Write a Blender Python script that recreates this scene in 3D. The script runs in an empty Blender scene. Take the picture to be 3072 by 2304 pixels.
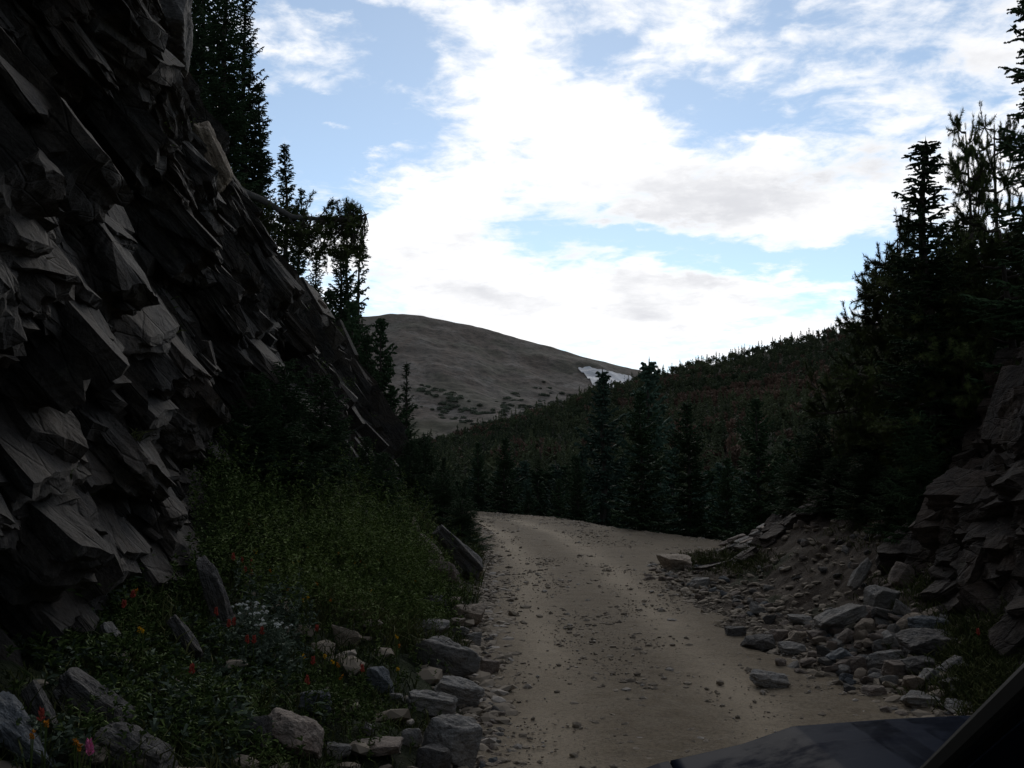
import bpy, math, random
import numpy as np
from math import radians, sin, cos, pi
from mathutils import Vector, Matrix

random.seed(7)
scene = bpy.context.scene
col = scene.collection

# ------------------------------------------------------------------ camera
FPX = 1050.0
CAMZ = 2.0
PITCH = math.atan(81 / FPX)
cam_d = bpy.data.cameras.new('camera')
cam_d.sensor_width = 36.0
cam_d.lens = 36.0 * FPX / 1024.0
cam_d.clip_start = 0.05
cam_d.clip_end = 12000
cam = bpy.data.objects.new('camera', cam_d)
cam.location = (0, 0, CAMZ)
cam.rotation_euler = (pi / 2 + PITCH, 0, 0)
col.objects.link(cam)
scene.camera = cam


def ray(px, py):
    u = (px - 512) / FPX
    v = (384 - py) / FPX
    y = cos(PITCH) - sin(PITCH) * v
    z = sin(PITCH) + cos(PITCH) * v
    return np.array([u, y, z])


def at(px, py, Y):
    d = ray(px, py)
    return np.array([0, 0, CAMZ]) + d * (Y / d[1])


# ------------------------------------------------------------------ render settings
scene.view_settings.view_transform = 'Standard'
scene.view_settings.look = 'None'
scene.view_settings.exposure = 0.0
scene.view_settings.gamma = 1.0
scene.cycles.max_bounces = 4
scene.cycles.diffuse_bounces = 2
scene.cycles.glossy_bounces = 2
scene.cycles.transparent_max_bounces = 6
scene.cycles.caustics_reflective = False
scene.cycles.caustics_refractive = False

# ------------------------------------------------------------------ world
SUN_EL = radians(24)
SUN_AZ = radians(3)      # towards +X from +Y
world = bpy.data.worlds.new('World')
scene.world = world
world.use_nodes = True
wt = world.node_tree
wt.nodes.clear()


class NT:
    """tiny node helper"""
    def __init__(self, tree):
        self.t = tree

    def n(self, typ, **kw):
        nd = self.t.nodes.new(typ)
        for k, v in kw.items():
            setattr(nd, k, v)
        return nd

    def put(self, sock, v):
        if v is None:
            return
        if isinstance(v, bpy.types.NodeSocket):
            self.t.links.new(v, sock)
        else:
            if hasattr(sock.default_value, '__len__') and not hasattr(v, '__len__'):
                v = (v, v, v)
            if hasattr(sock.default_value, '__len__') and len(sock.default_value) == 4 and len(v) == 3:
                v = (*v, 1)
            sock.default_value = v

    def m(self, op, a, b=None, c=None, clamp=False):
        nd = self.n('ShaderNodeMath', operation=op, use_clamp=clamp)
        for i, v in enumerate((a, b, c)):
            self.put(nd.inputs[i], v)
        return nd.outputs[0]

    def mix(self, f, a, b, typ='MIX'):
        nd = self.n('ShaderNodeMix', data_type='RGBA', blend_type=typ)
        self.put(nd.inputs[0], f)
        self.put(nd.inputs[6], a)
        self.put(nd.inputs[7], b)
        return nd.outputs[2]

    def noise(self, vec, scale, detail=4, rough=.55, dist=0.0, out=0):
        nd = self.n('ShaderNodeTexNoise')
        self.put(nd.inputs['Vector'], vec)
        nd.inputs['Scale'].default_value = scale
        nd.inputs['Detail'].default_value = detail
        nd.inputs['Roughness'].default_value = rough
        nd.inputs['Distortion'].default_value = dist
        return nd.outputs[out]

    def ramp(self, f, lo, hi, a=0.0, b=1.0, smooth=True):
        nd = self.n('ShaderNodeMapRange', interpolation_type='SMOOTHSTEP' if smooth else 'LINEAR')
        for i, v in enumerate((f, lo, hi, a, b)):
            self.put(nd.inputs[i], v)
        return nd.outputs[0]

    def mapping(self, vec, scale=(1, 1, 1), rot=(0, 0, 0), loc=(0, 0, 0)):
        nd = self.n('ShaderNodeMapping')
        self.put(nd.inputs[0], vec)
        nd.inputs['Scale'].default_value = scale
        nd.inputs['Rotation'].default_value = rot
        nd.inputs['Location'].default_value = loc
        return nd.outputs[0]


W = NT(wt)
w_out = W.n('ShaderNodeOutputWorld')
sky = W.n('ShaderNodeTexSky', sky_type='NISHITA', sun_disc=False)
sky.sun_elevation = SUN_EL
sky.sun_rotation = SUN_AZ
sky.altitude = 3200
sky.air_density = 1.0
sky.dust_density = 0.4
sky.ozone_density = 1.5
tc = W.n('ShaderNodeTexCoord')
sx = W.n('ShaderNodeSeparateXYZ')
wt.links.new(tc.outputs['Generated'], sx.inputs[0])
DX, DY, DZ = sx.outputs
AZ = W.m('ARCTAN2', DX, DY)
EL = W.m('ARCSINE', DZ)
den = W.m('ADD', W.m('MAXIMUM', DZ, 0.0), 0.16)
cx = W.n('ShaderNodeCombineXYZ')
W.put(cx.inputs[0], W.m('DIVIDE', DX, den))
W.put(cx.inputs[1], W.m('DIVIDE', DY, den))
cx.inputs[2].default_value = 3.3
CL = cx.outputs[0]


def azel(px, py):
    d = ray(px, py)
    d = d / np.linalg.norm(d)
    return math.atan2(d[0], d[1]), math.asin(d[2])


# (px, py, half width, half height, rotation deg (down to the right), weight)
BLOBS = [
    (345, 12, 70, 11, 5, -.45), (400, 45, 50, 18, 20, -.40), (385, 125, 100, 30, 22, -.44), (305, 165, 70, 44, 0, -.46),
    (330, 150, 70, 60, 0, -.2), (350, 105, 60, 18, 20, -.2), (625, 38, 26, 12, -20, -.30), (800, 16, 40, 10, 0, -.26),
    (690, 85, 60, 18, 15, -.30), (735, 118, 70, 20, 8, -.42), (825, 110, 45, 14, 30, -.16), (600, 233, 130, 13, 3, -.62),
    (790, 262, 160, 16, 4, -.68), (840, 305, 90, 16, -5, -.42), (465, 2, 40, 7, 0, -.26), (905, 60, 40, 12, 0, -.10),
    (720, 60, 60, 20, 0, .05), (380, 210, 30, 20, 0, -.2), (270, 60, 30, 15, 0, -.15), (900, 230, 40, 30, 0, -.05),
    (530, 70, 95, 40, 25, .26), (600, 120, 120, 26, 15, .30), (900, 160, 130, 90, 0, .06), (620, 190, 210, 30, 6, .28),
    (440, 190, 60, 30, 0, .25), (430, 245, 90, 34, 0, .40), (620, 310, 330, 32, 0, .50), (315, 78, 55, 20, 12, .42),
    (760, 200, 160, 36, 8, .20), (700, 15, 60, 30, 20, .15), (390, 131, 14, 5, 0, .40), (355, 118, 20, 6, 10, .25),
    (370, 165, 22, 6, 0, .42), (345, 134, 14, 5, 0, .4), (322, 126, 10, 4, 0, .35), (280, 40, 30, 8, 15, .3), (820, 245, 60, 6, 0, .12), (690, 232, 50, 5, 0, .15),
]
wn = W.n('ShaderNodeTexNoise'); W.put(wn.inputs['Vector'], CL)
wn.inputs['Scale'].default_value = 3.2; wn.inputs['Detail'].default_value = 7; wn.inputs['Roughness'].default_value = .62
ws = W.n('ShaderNodeSeparateColor'); wt.links.new(wn.outputs['Color'], ws.inputs[0])
AZ = W.m('ADD', AZ, W.m('MULTIPLY', W.m('SUBTRACT', ws.outputs[0], .5), .16))
EL = W.m('ADD', EL, W.m('MULTIPLY', W.m('SUBTRACT', ws.outputs[1], .5), .085))
tot = None
for (px, py, hw, hh, rot, wgt) in BLOBS:
    a0, e0 = azel(px, py)
    sa, se = hw / FPX, hh / FPX
    r = radians(rot)
    da = W.m('SUBTRACT', AZ, a0)
    de = W.m('SUBTRACT', EL, e0)
    # rotated axes: u along (cos, -sin) in (az, el)
    u = W.m('ADD', W.m('MULTIPLY', da, cos(r) / sa), W.m('MULTIPLY', de, -sin(r) / sa))
    v = W.m('ADD', W.m('MULTIPLY', da, sin(r) / se), W.m('MULTIPLY', de, cos(r) / se))
    q = W.m('ADD', W.m('MULTIPLY', u, u), W.m('MULTIPLY', v, v))
    g = W.m('MULTIPLY', W.m('EXPONENT', W.m('MULTIPLY', q, -1.0)), wgt)
    tot = g if tot is None else W.m('ADD', tot, g)
n1 = W.noise(CL, 1.5, 9, .60, .5)
n3 = W.noise(W.mapping(CL, loc=(2, 9, 4)), 15.0, 7, .6, .3)
n2 = W.noise(W.mapping(CL, loc=(5, 2, 1)), 5.0, 8, .62, .6)
dens = W.m('ADD', W.m('ADD', W.m('MULTIPLY', n3, .75), W.m('ADD', W.m('MULTIPLY', n1, .9), W.m('MULTIPLY', n2, 1.05))), W.m('SUBTRACT', W.m('MULTIPLY', tot, .76), .700))
cover = W.ramp(dens, .40, .88)
thick = W.ramp(W.m('ADD', dens, W.m('MULTIPLY', W.noise(CL, 4.3, 8, .6), .6)), .85, 1.35)
# brightness of the cloud deck falls away from the hidden sun
sdir = Vector((sin(SUN_AZ) * cos(SUN_EL), cos(SUN_AZ) * cos(SUN_EL), sin(SUN_EL)))
dp = W.n('ShaderNodeVectorMath', operation='DOT_PRODUCT')
wt.links.new(tc.outputs['Generated'], dp.inputs[0])
dp.inputs[1].default_value = sdir
front = W.ramp(dp.outputs['Value'], .30, .86, .17, 1.0)
shade_n = W.ramp(W.noise(W.mapping(CL, loc=(1, 7, 0)), 2.0, 8, .6, .0), .40, .68)
cl_col = W.mix(W.m('MULTIPLY', shade_n, thick), (1.12, 1.12, 1.13), (.76, .77, .81))
cl_col = W.mix(1.0, cl_col, front, 'MULTIPLY')
SKY_STR = 0.085
skyc = W.mix(1.0, sky.outputs[0], (SKY_STR * 1.85, SKY_STR * 1.84, SKY_STR * 1.65), 'MULTIPLY')
skyc = W.mix(1.0, skyc, W.ramp(dp.outputs['Value'], .2, .8, .6, 1.0), 'MULTIPLY')
skyc = W.mix(W.m('MULTIPLY', front, .16), skyc, (.95, .97, 1.0))
final = W.mix(cover, skyc, cl_col)
bg = W.n('ShaderNodeBackground')
W.put(bg.inputs[0], final)
bg.inputs[1].default_value = 1.0
wt.links.new(bg.outputs[0], w_out.inputs[0])

# ------------------------------------------------------------------ sun (veiled by cloud)
sl = bpy.data.lights.new('sun', 'SUN')
sl.energy = 0.5
sl.angle = radians(18)
sl.color = (1.0, .93, .84)
so = bpy.data.objects.new('sun', sl)
so.rotation_euler = (-sdir).to_track_quat('-Z', 'Y').to_euler()
col.objects.link(so)

# ================================================================== numpy helpers


def hsh(ix, iy, iz=0, seed=0):
    with np.errstate(over='ignore'):
        h = (np.asarray(ix, np.int64) * 374761393 + np.asarray(iy, np.int64) * 668265263
             + np.asarray(iz, np.int64) * 2147483647 + seed * 974634777) & 0xFFFFFFFF
        h = ((h ^ (h >> 13)) * 1274126177) & 0xFFFFFFFF
        h = ((h ^ (h >> 16)) * 2246822519) & 0xFFFFFFFF
        h = h ^ (h >> 15)
    return (h & 0xFFFFFF) / float(0xFFFFFF)


def vn(x, y, z=0.0, seed=0):
    x = np.asarray(x, float); y = np.asarray(y, float); z = np.asarray(z, float) + 0 * x
    ix = np.floor(x).astype(np.int64); iy = np.floor(y).astype(np.int64); iz = np.floor(z).astype(np.int64)
    fx = x - ix; fy = y - iy; fz = z - iz
    fx = fx * fx * (3 - 2 * fx); fy = fy * fy * (3 - 2 * fy); fz = fz * fz * (3 - 2 * fz)
    r = 0
    for a in (0, 1):
        for b in (0, 1):
            for c in (0, 1):
                w = (fx if a else 1 - fx) * (fy if b else 1 - fy) * (fz if c else 1 - fz)
                r = r + w * hsh(ix + a, iy + b, iz + c, seed)
    return r * 2 - 1


def fbm(x, y, z=0.0, oct=4, seed=0, gain=.5):
    s = 0; a = 1; f = 1
    for i in range(oct):
        s = s + a * vn(x * f, y * f, np.asarray(z) * f, seed + i)
        a *= gain; f *= 2.03
    return s


def voro(a, b, seed):
    ia = np.floor(a).astype(np.int64); ib = np.floor(b).astype(np.int64)
    F1 = np.full(a.shape, 9.0); F2 = np.full(a.shape, 9.0)
    ca = np.zeros(a.shape); cb = np.zeros(a.shape)
    ka = np.zeros(a.shape, np.int64); kb = np.zeros(a.shape, np.int64)
    for i in (-1, 0, 1):
        for j in (-1, 0, 1):
            jx = ia + i; jy = ib + j
            pa = jx + .1 + .8 * hsh(jx, jy, 1, seed)
            pb = jy + .1 + .8 * hsh(jx, jy, 2, seed)
            # slightly squarish metric gives blocky joints
            d = np.maximum(np.abs(a - pa), np.abs(b - pb)) * .55 + np.hypot(a - pa, b - pb) * .45
            near = d < F1
            F2 = np.where(near, F1, np.minimum(F2, d))
            ca = np.where(near, a - pa, ca); cb = np.where(near, b - pb, cb)
            ka = np.where(near, jx, ka); kb = np.where(near, jy, kb)
            F1 = np.where(near, d, F1)
    return ca, cb, F1, F2, ka, kb


def smooth(e0, e1, x):
    t = np.clip((x - e0) / (e1 - e0), 0, 1)
    return t * t * (3 - 2 * t)


def mesh_np(name, V, F, mats, attrs=None, smooth_sh=False, midx=None, link=True, parent=None):
    """V (n,3); F list of arrays (m,k)"""
    if not isinstance(F, (list, tuple)):
        F = [F]
    F = [np.asarray(f, np.int32) for f in F if len(f)]
    me = bpy.data.meshes.new(name)
    V = np.asarray(V, np.float32)
    me.vertices.add(len(V))
    me.vertices.foreach_set('co', V.ravel())
    loops = np.concatenate([f.ravel() for f in F])
    tots = np.concatenate([np.full(len(f), f.shape[1], np.int32) for f in F])
    starts = np.concatenate([[0], np.cumsum(tots)[:-1]]).astype(np.int32)
    me.loops.add(len(loops))
    me.loops.foreach_set('vertex_index', loops)
    me.polygons.add(len(tots))
    me.polygons.foreach_set('loop_start', starts)
    me.polygons.foreach_set('loop_total', tots)
    if smooth_sh:
        me.polygons.foreach_set('use_smooth', np.ones(len(tots), bool))
    else:
        me.polygons.foreach_set('use_smooth', np.zeros(len(tots), bool))
    for m in (mats if isinstance(mats, (list, tuple)) else [mats]):
        me.materials.append(m)
    if midx is not None:
        me.polygons.foreach_set('material_index', np.asarray(midx, np.int32))
    me.update(calc_edges=True)
    for k, (dom, arr) in (attrs or {}).items():
        at_ = me.attributes.new(k, 'FLOAT', dom)
        at_.data.foreach_set('value', np.asarray(arr, np.float32).ravel())
    if not link:
        return me
    o = bpy.data.objects.new(name, me)
    col.objects.link(o)
    if parent is not None:
        o.parent = parent
    return o


def grid_faces(nu, nv):
    i = np.arange(nu - 1)[:, None] * nv + np.arange(nv - 1)[None, :]
    i = i.ravel()
    return np.stack([i, i + nv, i + nv + 1, i + 1], 1)


def tag(o, label=None, cat=None, group=None, kind=None):
    if label: o['label'] = label
    if cat: o['category'] = cat
    if group: o['group'] = group
    if kind: o['kind'] = kind
    return o


def empty(name, loc=(0, 0, 0), rz=0.0):
    o = bpy.data.objects.new(name, None)
    o.location = loc
    o.rotation_euler = (0, 0, rz)
    o.empty_display_size = .2
    col.objects.link(o)
    return o


# ================================================================== materials
def new_mat(name, rough=.9, spec=.25):
    m = bpy.data.materials.new(name)
    m.use_nodes = True
    t = m.node_tree
    t.nodes.clear()
    N = NT(t)
    o = N.n('ShaderNodeOutputMaterial')
    b = N.n('ShaderNodeBsdfPrincipled')
    b.inputs['Roughness'].default_value = rough
    b.inputs['Specular IOR Level'].default_value = spec
    t.links.new(b.outputs[0], o.inputs[0])
    return m, N, b


def bump(N, b, h, strength=.5, dist=.02):
    nd = N.n('ShaderNodeBump')
    nd.inputs['Strength'].default_value = strength
    nd.inputs['Distance'].default_value = dist
    N.put(nd.inputs['Height'], h)
    N.put(b.inputs['Normal'], nd.outputs[0])


def rock_mat(name, dark, light, tint, scale=1.0, foliated=True, gen='Object', bstr=.7, rnd=.0, fdip=-52, tinted=False):
    m, N, b = new_mat(name, .86, .3)
    tcn = N.n('ShaderNodeTexCoord').outputs[gen]
    # foliation runs down and away along Y
    if foliated:
        fol = N.mapping(tcn, rot=(0, radians(fdip), 0))
        st = N.mapping(fol, scale=(1.6 * scale, 1.6 * scale, 6 * scale))
    else:
        st = N.mapping(tcn, scale=(2.2 * scale, 2.2 * scale, 6 * scale))
    big = N.noise(tcn, 1.1 * scale, 5, .6, .4)
    streak = N.noise(st, 2.0, 8, .62, 1.2)
    fine = N.noise(tcn, 38 * scale, 6, .7)
    patch = N.noise(tcn, 3.1 * scale, 6, .65, .8)
    c = N.mix(N.ramp(streak, .28, .78), dark, light)
    c = N.mix(N.ramp(big, .42, .64), c, N.mix(.65, c, tint))
    c = N.mix(N.ramp(patch, .56, .72, 0, .55), c, tuple(x * 1.5 for x in light))
    c = N.mix(N.ramp(fine, .30, .55, .55, 0), c, tuple(x * .45 for x in dark))
    c = N.mix(N.ramp(N.noise(tcn, 55 * scale, 3, .6), .62, .72, 0, .5), c, tuple(x * 1.9 for x in light))
    if rnd:
        oi = N.n('ShaderNodeObjectInfo').outputs['Random']
        c = N.mix(1.0, c, N.ramp(oi, 0, 1, 1 - rnd, 1 + rnd, smooth=False), 'MULTIPLY')
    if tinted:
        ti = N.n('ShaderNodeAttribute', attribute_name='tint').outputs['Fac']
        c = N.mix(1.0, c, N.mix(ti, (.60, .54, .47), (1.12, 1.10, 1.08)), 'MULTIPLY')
        lich = N.ramp(N.noise(tcn, 5.5, 6, .7), .60, .68, 0, .6)
        c = N.mix(lich, c, (.085, .085, .055))
        c = N.mix(N.ramp(N.noise(tcn, 8.0, 5, .7, .6), .36, .50, .55, 0), c, tuple(x * .5 for x in dark))
        stain = N.ramp(N.noise(N.mapping(tcn, scale=(1, 1, .35)), 1.6, 6, .65), .55, .70, 0, .55)
        c = N.mix(stain, c, (.075, .050, .034))
    N.put(b.inputs['Base Color'], c)
    crk = N.n('ShaderNodeTexVoronoi', feature='DISTANCE_TO_EDGE')
    N.put(crk.inputs['Vector'], N.mix(.16, st if foliated else tcn, N.noise(tcn, 2.5 * scale, 4, .6, out=1)))
    crk.inputs['Scale'].default_value = 1.1 if foliated else 3.0 * scale
    cm = N.ramp(crk.outputs['Distance'], .0, .035, 0, 1)
    mid_ = N.noise(tcn, 6.0 * scale, 6, .65, .5)
    h = N.m('ADD', N.m('ADD', N.m('MULTIPLY', streak, 1.0), N.m('MULTIPLY', fine, .35)), N.m('MULTIPLY', mid_, 1.6))
    if tinted: h = N.m('ADD', h, N.m('MULTIPLY', cm, .5))
    bump(N, b, h, bstr, .05 / scale)
    return m


def plant_mat(name, c1, c2, attr='tint', rough=.75, trans=.0, rnd=False):
    m, N, b = new_mat(name, rough, .06)
    if attr:
        f = N.n('ShaderNodeAttribute', attribute_name=attr).outputs['Fac']
    else:
        f = .5
    c = N.mix(f, c1, c2)
    if rnd:
        oi = N.n('ShaderNodeObjectInfo').outputs['Random']
        c = N.mix(1.0, c, N.ramp(oi, 0, 1, .65, 1.35, smooth=False), 'MULTIPLY')
    N.put(b.inputs['Base Color'], c)
    return m


M = {}
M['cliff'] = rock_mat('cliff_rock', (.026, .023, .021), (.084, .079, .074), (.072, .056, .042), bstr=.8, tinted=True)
M['outcrop'] = rock_mat('outcrop_rock', (.028, .022, .018), (.078, .063, .052), (.085, .058, .042), bstr=.8, fdip=22, tinted=True)
M['rock_grey'] = rock_mat('grey_rock', (.11, .102, .094), (.34, .325, .305), (.26, .225, .185), 1.8, False, rnd=.2)
M['rock_tan'] = rock_mat('tan_rock', (.155, .12, .09), (.42, .345, .265), (.30, .23, .17), 1.8, False, rnd=.2)
M['rock_pink'] = rock_mat('pinkish_rock', (.125, .10, .082), (.34, .28, .235), (.25, .18, .14), 1.8, False, rnd=.2)
M['rock_dark'] = rock_mat('dark_rock', (.055, .050, .047), (.165, .155, .148), (.12, .10, .08), 1.8, False, rnd=.15)
M['rock_slate'] = rock_mat('blue_grey_rock', (.08, .085, .09), (.20, .215, .23), (.14, .145, .145), 1.8, False, rnd=.15)

M['bark'], N_, b_ = new_mat('bark', .95, .1)
tcn = N_.n('ShaderNodeTexCoord').outputs['Object']
N_.put(b_.inputs['Base Color'], N_.mix(N_.noise(N_.mapping(tcn, scale=(14, 14, 3)), 2.5, 5), (.035, .027, .022), (.12, .10, .085)))
M['deadwood'], N_, b_ = new_mat('weathered_wood', .9, .15)
tcn = N_.n('ShaderNodeTexCoord').outputs['Object']
N_.put(b_.inputs['Base Color'], N_.mix(N_.noise(N_.mapping(tcn, scale=(9, 9, 9)), 2.5, 5), (.06, .052, .045), (.17, .16, .15)))
M['spruce'] = plant_mat('spruce_needles', (.020, .038, .019), (.050, .080, .036), rnd=True)
M['spruce_blue'] = plant_mat('spruce_needles_blue', (.030, .052, .036), (.075, .115, .080), rnd=True)
M['pine'] = plant_mat('pine_needles', (.040, .058, .020), (.100, .120, .040), rnd=True)
M['forest_green'] = plant_mat('forest_needles', (.032, .042, .023), (.080, .088, .044), rnd=True)
M['forest_red'] = plant_mat('dead_red_needles', (.095, .060, .044), (.175, .112, .080), rnd=True)
M['forest_grey'] = plant_mat('bare_grey_twigs', (.070, .062, .055), (.130, .118, .105), rnd=True)
M['grass'] = plant_mat('grass_blades', (.026, .044, .013), (.130, .130, .048))
M['herb'] = plant_mat('herb_leaves', (.042, .070, .020), (.165, .215, .062))
M['greyleaf'] = plant_mat('grey_green_leaves', (.060, .085, .050), (.190, .230, .170))
M['bloom_red'] = plant_mat('red_bracts', (.34, .050, .035), (.52, .120, .090))
M['bloom_orange'] = plant_mat('orange_petals', (.42, .150, .015), (.60, .240, .020))
M['bloom_yellow'] = plant_mat('yellow_petals', (.62, .330, .010), (.85, .500, .020))
M['bloom_white'] = plant_mat('white_petals', (.62, .62, .58), (.85, .85, .80))
M['bloom_pink'] = plant_mat('pink_petals', (.55, .10, .25), (.75, .22, .40))
M['scrub'] = plant_mat('scrub', (.070, .080, .058), (.105, .112, .080), rnd=True)

# dirt
def soil_mat(name, attr=False):
    m, N, b = new_mat(name, .95, .15)
    tcn = N.n('ShaderNodeTexCoord').outputs['Object']
    big = N.noise(tcn, .45, 5, .6, .5)
    mid = N.noise(tcn, 3.0, 7, .65, .5)
    fine = N.noise(tcn, 30, 6, .75)
    vo = N.n('ShaderNodeTexVoronoi')
    N.put(vo.inputs['Vector'], tcn)
    vo.inputs['Scale'].default_value = 26
    vo2 = N.n('ShaderNodeTexVoronoi')
    N.put(vo2.inputs['Vector'], tcn)
    vo2.inputs['Scale'].default_value = 60
    return m, N, b, tcn, big, mid, fine, vo, vo2

m, N, b, tcn, big, mid, fine, vo, vo2 = soil_mat('road_dirt')
rut = N.n('ShaderNodeAttribute', attribute_name='rut').outputs['Fac']
c = N.mix(N.ramp(big, .35, .65), (.160, .124, .080), (.200, .157, .106))
c = N.mix(N.ramp(mid, .35, .7), c, (.215, .175, .124))
c = N.mix(N.m('MULTIPLY', rut, .9), c, (.355, .292, .212))
c = N.mix(N.m('MULTIPLY', N.ramp(fine, .35, .6, .55, 0), N.m('SUBTRACT', 1.0, N.m('MULTIPLY', rut, .6))), c, (.060, .048, .036))
c = N.mix(N.ramp(vo2.outputs['Distance'], .05, .22, .5, 0), c, vo2.outputs['Color'], 'SOFT_LIGHT')
peb = N.ramp(vo.outputs['Distance'], .12, .24, 1, 0)
pick = N.ramp(N.noise(tcn, 9, 3), .48, .62)
c = N.mix(N.m('MULTIPLY', N.m('MULTIPLY', peb, pick), .7), c, N.mix(N.ramp(fine, .4, .6), (.10, .09, .08), (.30, .27, .23)))
N.put(b.inputs['Base Color'], c)
h = N.m('ADD', N.m('ADD', N.m('MULTIPLY', mid, .2), N.m('MULTIPLY', fine, .6)), N.m('MULTIPLY', peb, .4))
bump(N, b, h, .8, .025)
M['road'] = m

m, N, b, tcn, big, mid, fine, vo, vo2 = soil_mat('ground_soil')
vg = N.n('ShaderNodeAttribute', attribute_name='veg').outputs['Fac']
c = N.mix(N.ramp(mid, .35, .7), (.050, .037, .027), (.090, .068, .050))
c = N.mix(N.ramp(fine, .35, .6, .6, 0), c, (.035, .027, .020))
peb = N.ramp(vo.outputs['Distance'], .12, .30, 1, 0)
c = N.mix(N.m('MULTIPLY', N.m('MULTIPLY', peb, N.ramp(N.noise(tcn, 7, 3), .42, .6)), .7), c, (.20, .17, .145))
vegc = N.mix(N.ramp(mid, .35, .65), (.012, .018, .008), (.035, .045, .018))
c = N.mix(vg, c, vegc)
N.put(b.inputs['Base Color'], c)
h = N.m('ADD', N.m('ADD', mid, N.m('MULTIPLY', fine, .6)), N.m('MULTIPLY', peb, .5))
bump(N, b, h, .9, .04)
M['ground'] = m

# far mountain
m, N, b = new_mat('mountain_scree', .95, .1)
tcn = N.n('ShaderNodeTexCoord').outputs['Object']
big = N.noise(tcn, .0035, 6, .6, .6)
mid = N.noise(tcn, .016, 8, .68, .5)
fine = N.noise(tcn, .11, 7, .78)
gul = N.noise(N.mapping(tcn, scale=(.020, .003, .010), rot=(0, 0, radians(-20))), 1.0, 7, .65, 1.0)
c = N.mix(N.ramp(big, .38, .62), (.138, .108, .088), (.172, .140, .118))
c = N.mix(N.ramp(gul, .40, .64, 0, .75), c, (.145, .130, .115))
c = N.mix(N.ramp(mid, .50, .66, 0, .7), c, (.26, .235, .21))
c = N.mix(N.ramp(N.noise(tcn, .007, 7, .66, .4), .52, .60, 0, .55), c, (.11, .11, .08))
c = N.mix(N.ramp(fine, .38, .56, .75, 0), c, (.060, .056, .048))
c = N.mix(N.ramp(fine, .58, .70, 0, .6), c, (.27, .245, .22))
vg = N.n('ShaderNodeAttribute', attribute_name='veg').outputs['Fac']
c = N.mix(N.m('MULTIPLY', vg, .85), c, N.mix(N.ramp(mid, .4, .6), (.045, .056, .030), (.090, .094, .052)))
N.put(b.inputs['Base Color'], c)
bump(N, b, N.m('ADD', mid, N.m('MULTIPLY', fine, .4)), .6, 3.0)
M['mountain'] = m
m, N, b = new_mat('forest_floor', .95, .1)
tcn = N.n('ShaderNodeTexCoord').outputs['Object']
mid = N.noise(tcn, .06, 6, .65)
c = N.mix(N.ramp(mid, .4, .62), (.020, .026, .014), (.060, .048, .034))
N.put(b.inputs['Base Color'], c)
M['hill'] = m
m, N, b = new_mat('old_snow', .6, .3)
tcn = N.n('ShaderNodeTexCoord').outputs['Object']
c = N.mix(N.ramp(N.noise(N.mapping(tcn, scale=(.02, .02, .08)), 1.5, 7, .65), .35, .65), (.50, .50, .52), (.72, .73, .76))
N.put(b.inputs['Base Color'], c)
M['snow'] = m

# ================================================================== terrain functions
YL = np.array([-60, 0, 15, 22, 32, 38, 42, 46, 60.])
XL = np.array([-.40, -.38, -.33, -.46, -1.0, -1.7, -3.0, -9.0, -45.])
YR = np.array([-60, 0, 8.2, 11.3, 15.5, 20, 23, 25, 26.5])
XR = np.array([3.7, 3.7, 3.3, 2.75, 2.63, 2.63, 3.3, 5.0, 6.2])
XO = np.array([-60, -20, -9, -1.7, 1.8, 3.4, 5.2, 5.8, 7.0, 12.0])
YO = np.array([62, 57, 52, 45.6, 40, 33.2, 28.8, 26.6, 26.0, 26.0])


def xl(y): return np.interp(y, YL, XL)
def xr(y): return np.interp(y, YR, XR)
def yo(x): return np.interp(x, XO, YO)


YC = np.array([-60, 0, 8, 13, 18.5, 20.2, 23.9, 29.8, 33, 37, 40.5, 46])
ZC = np.array([10, 10, 10, 9.6, 8.2, 7.4, 6.9, 6.6, 5.6, 2.9, .5, .1])     # crest height
XC = np.array([-5.6, -5.2, -5.0, -5.4, -6.15, -6.2, -6.15, -5.9, -5.6, -5.1, -4.5, -8])
YT = np.array([-60, 0, 6, 9, 12, 18, 25, 31, 36, 40.5, 46])
XT = np.array([-3.0, -2.7, -2.75, -2.8, -3.1, -3.75, -3.8, -3.7, -3.4, -3.6, -8])
ZT = np.array([.8, .8, .85, .95, 1.35, 1.9, 1.9, 1.5, .8, .2, .0])


def g(x, y):
    """near ground height"""
    x = np.asarray(x, float); y = np.asarray(y, float)
    L = xl(y); R = xr(y)
    s = L - x
    toe_s = np.maximum(L - np.interp(y, YT, XT), .5)
    zt = np.interp(y, YT, ZT)
    left = np.where(s > 0, zt * np.clip(s / toe_s, 0, 1.15) ** 1.1, 0)
    left = left * (1 - smooth(39, 47, y))
    t = x - R
    prof = np.interp(t, [0, .5, 1.2, 2.0, 2.8, 3.6, 6, 12, 40], [0, .07, .28, .72, 1.35, 2.0, 2.9, 3.5, 6])
    fade = 1 - smooth(18.5, 26.5, y)
    right = np.where(t > 0, prof * fade, 0)
    h = left + right
    n = .05 * fbm(x * 1.1, y * 1.1, 0, 4, 3) + .018 * fbm(x * 7, y * 7, 0, 3, 9)
    off = smooth(0, .7, s) + smooth(0, .5, t)
    h = h + n * np.clip(off, 0, 1) * 1.6
    d = np.maximum(y - yo(x), 0)
    drop = np.where(d > 0, -np.minimum(.10 * d + .05 * d * np.minimum(d, 8) , 14) , 0)
    h = h * (1 - smooth(0, 8, d)) + drop
    return h


def hit(px, py, zoff=0.0):
    d = ray(px, py)
    t = np.concatenate([np.linspace(2.5, 30, 2200), np.linspace(30, 120, 1500)])
    P = np.array([0, 0, CAMZ])[None] + d[None] * t[:, None]
    below = P[:, 2] < g(P[:, 0], P[:, 1]) + zoff
    if not below.any():
        return None
    return P[np.argmax(below)]


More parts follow.
